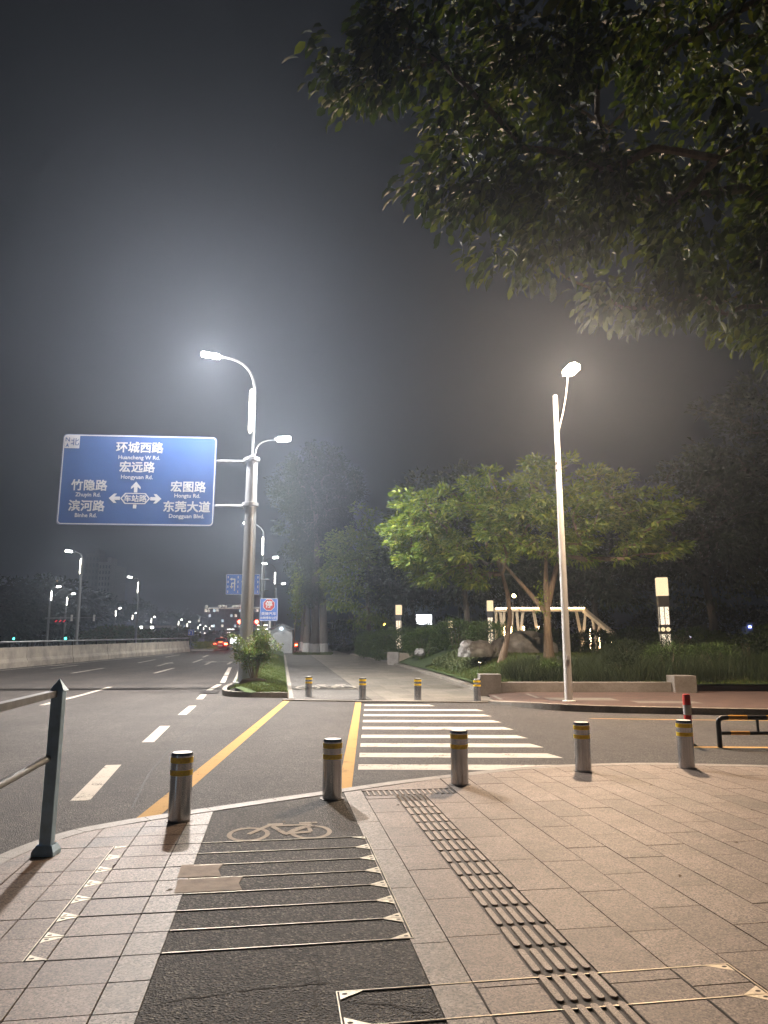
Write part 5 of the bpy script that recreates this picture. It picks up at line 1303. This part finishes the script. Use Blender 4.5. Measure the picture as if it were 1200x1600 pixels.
# shrubs and hedges
def shrub(name, label, cat, c, dims, n, ln, wd, mat, seed, stems=6, stem_m='bark', group=None, spread=.45):
    rng = np.random.default_rng(seed); t = thing(name, label, cat, c, 0, group)
    d = rng.normal(0, 1, (n, 3)); d /= np.linalg.norm(d, axis=1, keepdims=True); q = rng.uniform(.35, 1, n) ** .4
    lump = np.array([mn.noise(Vector(v) * 2.2 + Vector((seed, 0, 0))) for v in d]) * .34
    P = d * (q * (1 + lump))[:, None] * np.array(dims) * [.5, .5, .5]; P[:, 2] += dims[2] * .5; P = P[P[:, 2] > .03]
    D = P - np.array([0, 0, dims[2] * .3]); D = D / np.linalg.norm(D, axis=1, keepdims=True) + rng.normal(0, .6, P.shape)
    leaves(P, D, ln, wd, M[mat], 'foliage', t, rng=rng)
    g = MB()
    for k in range(stems):
        a = rng.uniform(0, 6.28); r = rng.uniform(.05, spread); e = Vector((math.cos(a) * r * dims[0], math.sin(a) * r * dims[1], dims[2] * rng.uniform(.5, .85)))
        b = Vector((math.cos(a) * .06 * dims[0], math.sin(a) * .06 * dims[0], -.05)); g.tube([b, b.lerp(e, .45) + Vector((0, 0, .08)), e], [.022, .016, .006], 6)
    g.build('stem', M[stem_m], t, True); return t
# island shrub: open vase of stems under a loose crown
rng = np.random.default_rng(17); sx, sy = -4.28, 23.9; sz = ihz(sx, sy)
sh = thing('island_shrub', 'loose green shrub with thin bare stems in front of the tall grey pole', 'shrub', (sx, sy, sz - .03))
g = MB(); cen = []
for k in range(22):
    a = rng.uniform(0, 6.28); r = rng.uniform(.10, .78); h = rng.uniform(1.0, 1.72) - r * .3; e = Vector((math.cos(a) * r + .05, math.sin(a) * r, h)); b = Vector((math.cos(a) * .05, math.sin(a) * .05, 0))
    g.tube([b, b.lerp(e, .35) + Vector((0, 0, .1)), e], [.016, .011, .004], 6)
    for t in (.58, .72, .86, 1.0):
        c = b.lerp(e, t) + Vector((0, 0, .1 * math.sin(t * 3.14))); cen += [np.array(c) + rng.normal(0, .10, 3) for _ in range(3)]
g.build('stem', M['bark'], sh, True); cen = np.array(cen); P, D = scatter_leaves(rng, cen, 30, .15, .8, (0, 0, .5), .5, .1)
leaves(P, D, .075, .034, M['leaf_shrub'], 'foliage', sh, rng=rng)
g = MB(); g.lathe([(.5, -.04), (.38, .10), (.15, .14), (.0, .15)], 20); tag(g.build('soil_mound', M['soil'], sh, True))
HG = 'clipped bushes along the far path'
for k, (x, y, z0, dims, lab) in enumerate(((-1.15, 57, .42, (2.6, 2.4, 2.1), 'rounded bush at the far bend of the path, right of the dark trunk foot'), (.35, 50.0, .34, (3.4, 2.4, 2.3), 'dark rounded bush left of the square stone planter'), (1.5, 49.0, .4, (2.8, 2.2, 2.2), 'dark rounded bush directly in front of the far light column'))):
    shrub('clipped_bush', lab, 'bush', (x, y, z0), dims, 4200, .13, .07, 'leaf_hedge', 120 + k, group=HG)
for k, (x, y, dims, lab) in enumerate(((2.3, 41.0, (2.6, 2.0, 1.8), 'left part of the mixed hedge, next to the pale planter side block'), (4.0, 40.0, (3.2, 2.0, 1.7), 'middle of the mixed hedge behind the small pointed rock'), (5.6, 38, (2.8, 2.0, 1.7), 'hedge shrub behind the rounded boulder'), (7.4, 34, (2.6, 1.6, 1.3), 'dark shrub behind the broad boulder'),
        (9.4, 32.5, (2.8, 1.6, 1.15), 'dark shrub at the foot of the footbridge truss'), (11.6, 33.0, (3.0, 1.6, 1.25), 'dark shrub left of the tall light column'), (13.6, 31, (3.0, 1.8, 1.2), 'dark shrub right of the tall light column'), (17, 30, (4, 2, 1.4), 'dim shrub mass at the right behind the brown wall'))):
    shrub('hedge_shrub', lab, 'shrub', (x, y, gz(x, y) - .1), dims, 3600, .14, .055, 'leaf_hedge', 140 + k, group='hedge shrubs at the back of the garden bed')
for k, (x, y, dims, lab) in enumerate(((2.2, 62, (2.4, 2, 3.0), 'dark bush covering the left side of the glaring display board'), (4.9, 66, (2.6, 2, 2.4), 'dark bush under the right corner of the glaring display board'),
        (9.5, 56, (6, 3, 3.6), 'tall dark bush behind the left end of the footbridge'), (14.5, 54, (6, 3, 4.0), 'tall dark bush behind the sloping end of the footbridge'), (19.5, 50, (6, 3, 3.6), 'tall dark bush right of the tall light column, further back'),
        (24.5, 50, (6, 3, 3.8), 'tall dark bush near the unlit column at far right'), (30, 52, (7, 3, 4.2), 'tall dark bush closing the right edge'), (-.6, 70, (5, 3, 3.6), 'dark bush at the end of the far path'), (-4.2, 80, (5, 3, 3.5), 'dark bush far behind the whitewashed trunks'), (6.5, 72, (6, 3, 3.5), 'dark bush behind the smallest light column'))):
    shrub('dark_bush', lab, 'bush', (x, y, zr(y)), dims, 2600, .34, .16, 'leaf_dark', 170 + k, group='dark bushes closing the park behind')
P = []; rng = np.random.default_rng(3)
n = 5200; X = rng.uniform(-.1, 3.4, n); Y = rng.uniform(29.5, 36, n); X = np.array([kx(y) for y in Y]) + .45 + X * .75 * np.clip((36.5 - Y) / 4 + .35, .3, 1)
Zc = np.array([gz(x, y) for x, y in zip(X, Y)]) + rng.uniform(0, .28, n); D = rng.normal(0, 1, (n, 3)); D[:, 2] = np.abs(D[:, 2]) + .3
tag(leaves(np.stack([X, Y, Zc], 1), D, .17, .05, M['leaf_pale'], 'ground_cover', rng=rng), 'pale narrow leaved ground cover below the hedge beside the path', 'ground cover', kind='stuff')
n = 2600; X = rng.uniform(-1.0, 1.4, n); Y = rng.uniform(.2, 6.8, n); P = np.stack([X, Y, rng.uniform(.15, .95, n)], 1)
leaves(P, rng.normal(0, 1, (n, 3)) + [0, 0, .5], .22, .10, leaf('yellow green hedge leaves', [(.14, .20, .02), (.22, .27, .03), (.30, .30, .05)], .3), 'hedge', pb, rng=rng)

def blades(name, X, Y, Z, h, wd, mat, rng, bend=.35):
    n = len(X); a = rng.uniform(0, 6.283, n); P = np.stack([X, Y, Z], 1); S = np.stack([np.cos(a), np.sin(a), np.zeros(n)], 1) * wd / 2
    h = h * rng.uniform(.5, 1.25, n); b = rng.uniform(0, 6.283, n); B = np.stack([np.cos(b), np.sin(b), np.zeros(n)], 1) * (h * rng.uniform(.1, bend * 2, n))[:, None]
    up = np.stack([np.zeros(n), np.zeros(n), h], 1)
    vs = np.stack([P - S, P + S, P + up * .6 + B * .35 + S * .7, P + up * .6 + B * .35 - S * .7, P + up * .95 + B], 1)
    o = np.arange(n)[:, None] * 5
    f = np.concatenate([o + [[0, 1, 2]], o + [[0, 2, 3]], o + [[3, 2, 4]]], 0)
    return raw(name, vs.reshape(-1, 3), f, mat)
rng = np.random.default_rng(23)
n = 42000; Y = 22.3 + 34 * rng.uniform(0, 1, n) ** 2.0; fx = rng.uniform(.02, .99, n)
xl = np.array([(il(y) + .16) if y >= 24.9 else (-5.0 + max(0, 24.9 - y) * .02 + max(0, 23.1 - y) * 1.3) for y in Y]); xr = np.array([pl(y) - .04 for y in Y]); X = xl + (xr - xl) * fx
Zv = np.array([ihz(x, y) for x, y in zip(X, Y)]) - .01
tag(blades('island_grass', X, Y, Zv, .055, .012, M['grass'], rng), 'short green grass covering the raised island under the shrub', 'grass', kind='stuff')
n = 60000; Y = 22.8 + 14 * rng.uniform(0, 1, n) ** 1.4; X = np.array([kx(y) for y in Y]) + .2 + rng.uniform(0, 1, n) ** 1.1 * 9; Zv = np.array([gz(x, y) for x, y in zip(X, Y)]) - .01
tag(blades('garden_lawn', X, Y, Zv, .10, .014, M['grass'], rng), 'green lawn of the garden bed in front of the boulders', 'lawn', kind='stuff')
cl = []                                                         # tall grass in tufts behind the wall
for k in range(420):
    x = rng.uniform(4.0, 13.5); y = 22.95 + rng.uniform(0, 1) ** 1.2 * (4.6 if x > 8 else 1.7 + .5 * max(0, x - 5.5)); cl.append((x, y, rng.uniform(.25, .75) * (1.25 if x > 8 else .9)))
X = np.concatenate([np.full(85, c[0]) + rng.normal(0, .13, 85) for c in cl]); Y = np.concatenate([np.full(85, c[1]) + rng.normal(0, .11, 85) for c in cl]); Y = np.maximum(Y, 22.8)
H_t = np.concatenate([np.full(85, c[2]) for c in cl]); Zv = np.array([gz(x, y) for x, y in zip(X, Y)]) - .02
tag(blades('tall_grass', X, Y, Zv, H_t, .012, M['reed'], rng, .45), 'dark tall tufted grass filling the bed behind the low stone wall', 'tall grass', kind='stuff')
n = 2500; P = np.stack([rng.uniform(-8.2, -4.8, n), rng.uniform(65.3, 68, n), np.full(n, zr(66.5))], 1)
tag(blades('verge_grass', P[:, 0], P[:, 1], P[:, 2], .22, .05, M['grass'], rng), 'strip of grass at the feet of the whitewashed trunks', 'grass', kind='stuff')
for k, (x, y, dims, mat_, lab) in enumerate(((7.9, 23.9, (1.5, 1.0, .75), 'leaf_dark', 'low dark shrub in the tall grass right behind the middle of the stone wall'), (9.6, 24.4, (1.9, 1.2, 1.05), 'leaf_hedge', 'leafy shrub in the tall grass near the right end block of the wall'), (11.3, 24.8, (1.8, 1.2, 1.0), 'leaf_hedge', 'leafy shrub in the tall grass right of the end block'),
        (10.4, 25.9, (1.6, 1.1, 1.1), 'leaf_dark', 'dark shrub at the foot of the tall light column'), (8.6, 25.6, (1.5, 1.1, .95), 'leaf_dark', 'dark shrub in the tall grass between trunk and tall light column'), (12.9, 25.6, (2.0, 1.3, 1.1), 'leaf_dark', 'dark shrub in the tall grass at the far right of the bed'), (5.4, 23.7, (.9, .7, .55), 'leaf_hedge', 'small leafy shrub by the white lamp post behind the wall'))):
    shrub('bed_shrub', lab, 'shrub', (x, y, gz(x, y) - .05), dims, 1500, .11, .03, mat_, 190 + k, group='shrubs mixed into the tall grass')
# fallen leaves and drain grate
lf = [(.9, 4.2), (2.9, 6.2), (-1.4, 5.1), (3.6, 7.4), (.12, 7.6), (-.9, 6.9), (2.1, 5.4), (4.4, 8.2), (-2.0, 5.6), (3.1, 8.6)]
o = None
for k, (x, y) in enumerate(lf):
    P = np.zeros((1, 3)); D = np.array([[1.0, .2, .0]])
    if o is None: o = leaves(P, D, .045, .03, surf('dry leaf', (.10, .065, .03), .8), 'fallen_leaf', fold=.06); q = o
    else: q = o.copy(); C.objects.link(q)
    q.location = (x, y, .006); q.rotation_euler = (0, 0, k * 1.7); tag(q, 'small dry brown leaf lying flat on the near pavement', 'fallen leaf', 'dry leaves dropped on the pavement')
dg = thing('drain_grate', 'dark iron drain grate in the road at the island corner', 'drain grate', (-5.75, 24.1, zr(24) - .026), R(9))
g = MB(); g.box(-.30, -.40, -.02, .30, .40, .003); g.build('pit', M['groove'], dg)
for k in range(8): g = MB(); y = -.35 + k * .10; g.box(-.28, y - .028, .0035, .28, y + .028, .012); g.build('bar', M['column_dark'], dg)

# ------------------------------------------------------------------ misty night air
g = MB(); g.box(-255, -55, -1.6, 255, 415, 34); hz = g.build('haze', None or bpy.data.materials.new('haze'))
hm = hz.data.materials[0]; hm.use_nodes = True; nt = hm.node_tree; nt.nodes.clear()
v = N(nt, 'ShaderNodeVolumePrincipled'); o = N(nt, 'ShaderNodeOutputMaterial'); v.inputs['Color'].default_value = (.68, .80, 1, 1); v.inputs['Density'].default_value = HAZE; v.inputs['Anisotropy'].default_value = .90
try: v.inputs['Density Attribute'].default_value = ''
except Exception: pass
nt.links.new(v.outputs[0], o.inputs['Volume'])
try: hm.cycles.homogeneous_volume = True
except Exception: pass
tag(hz, kind='stuff')
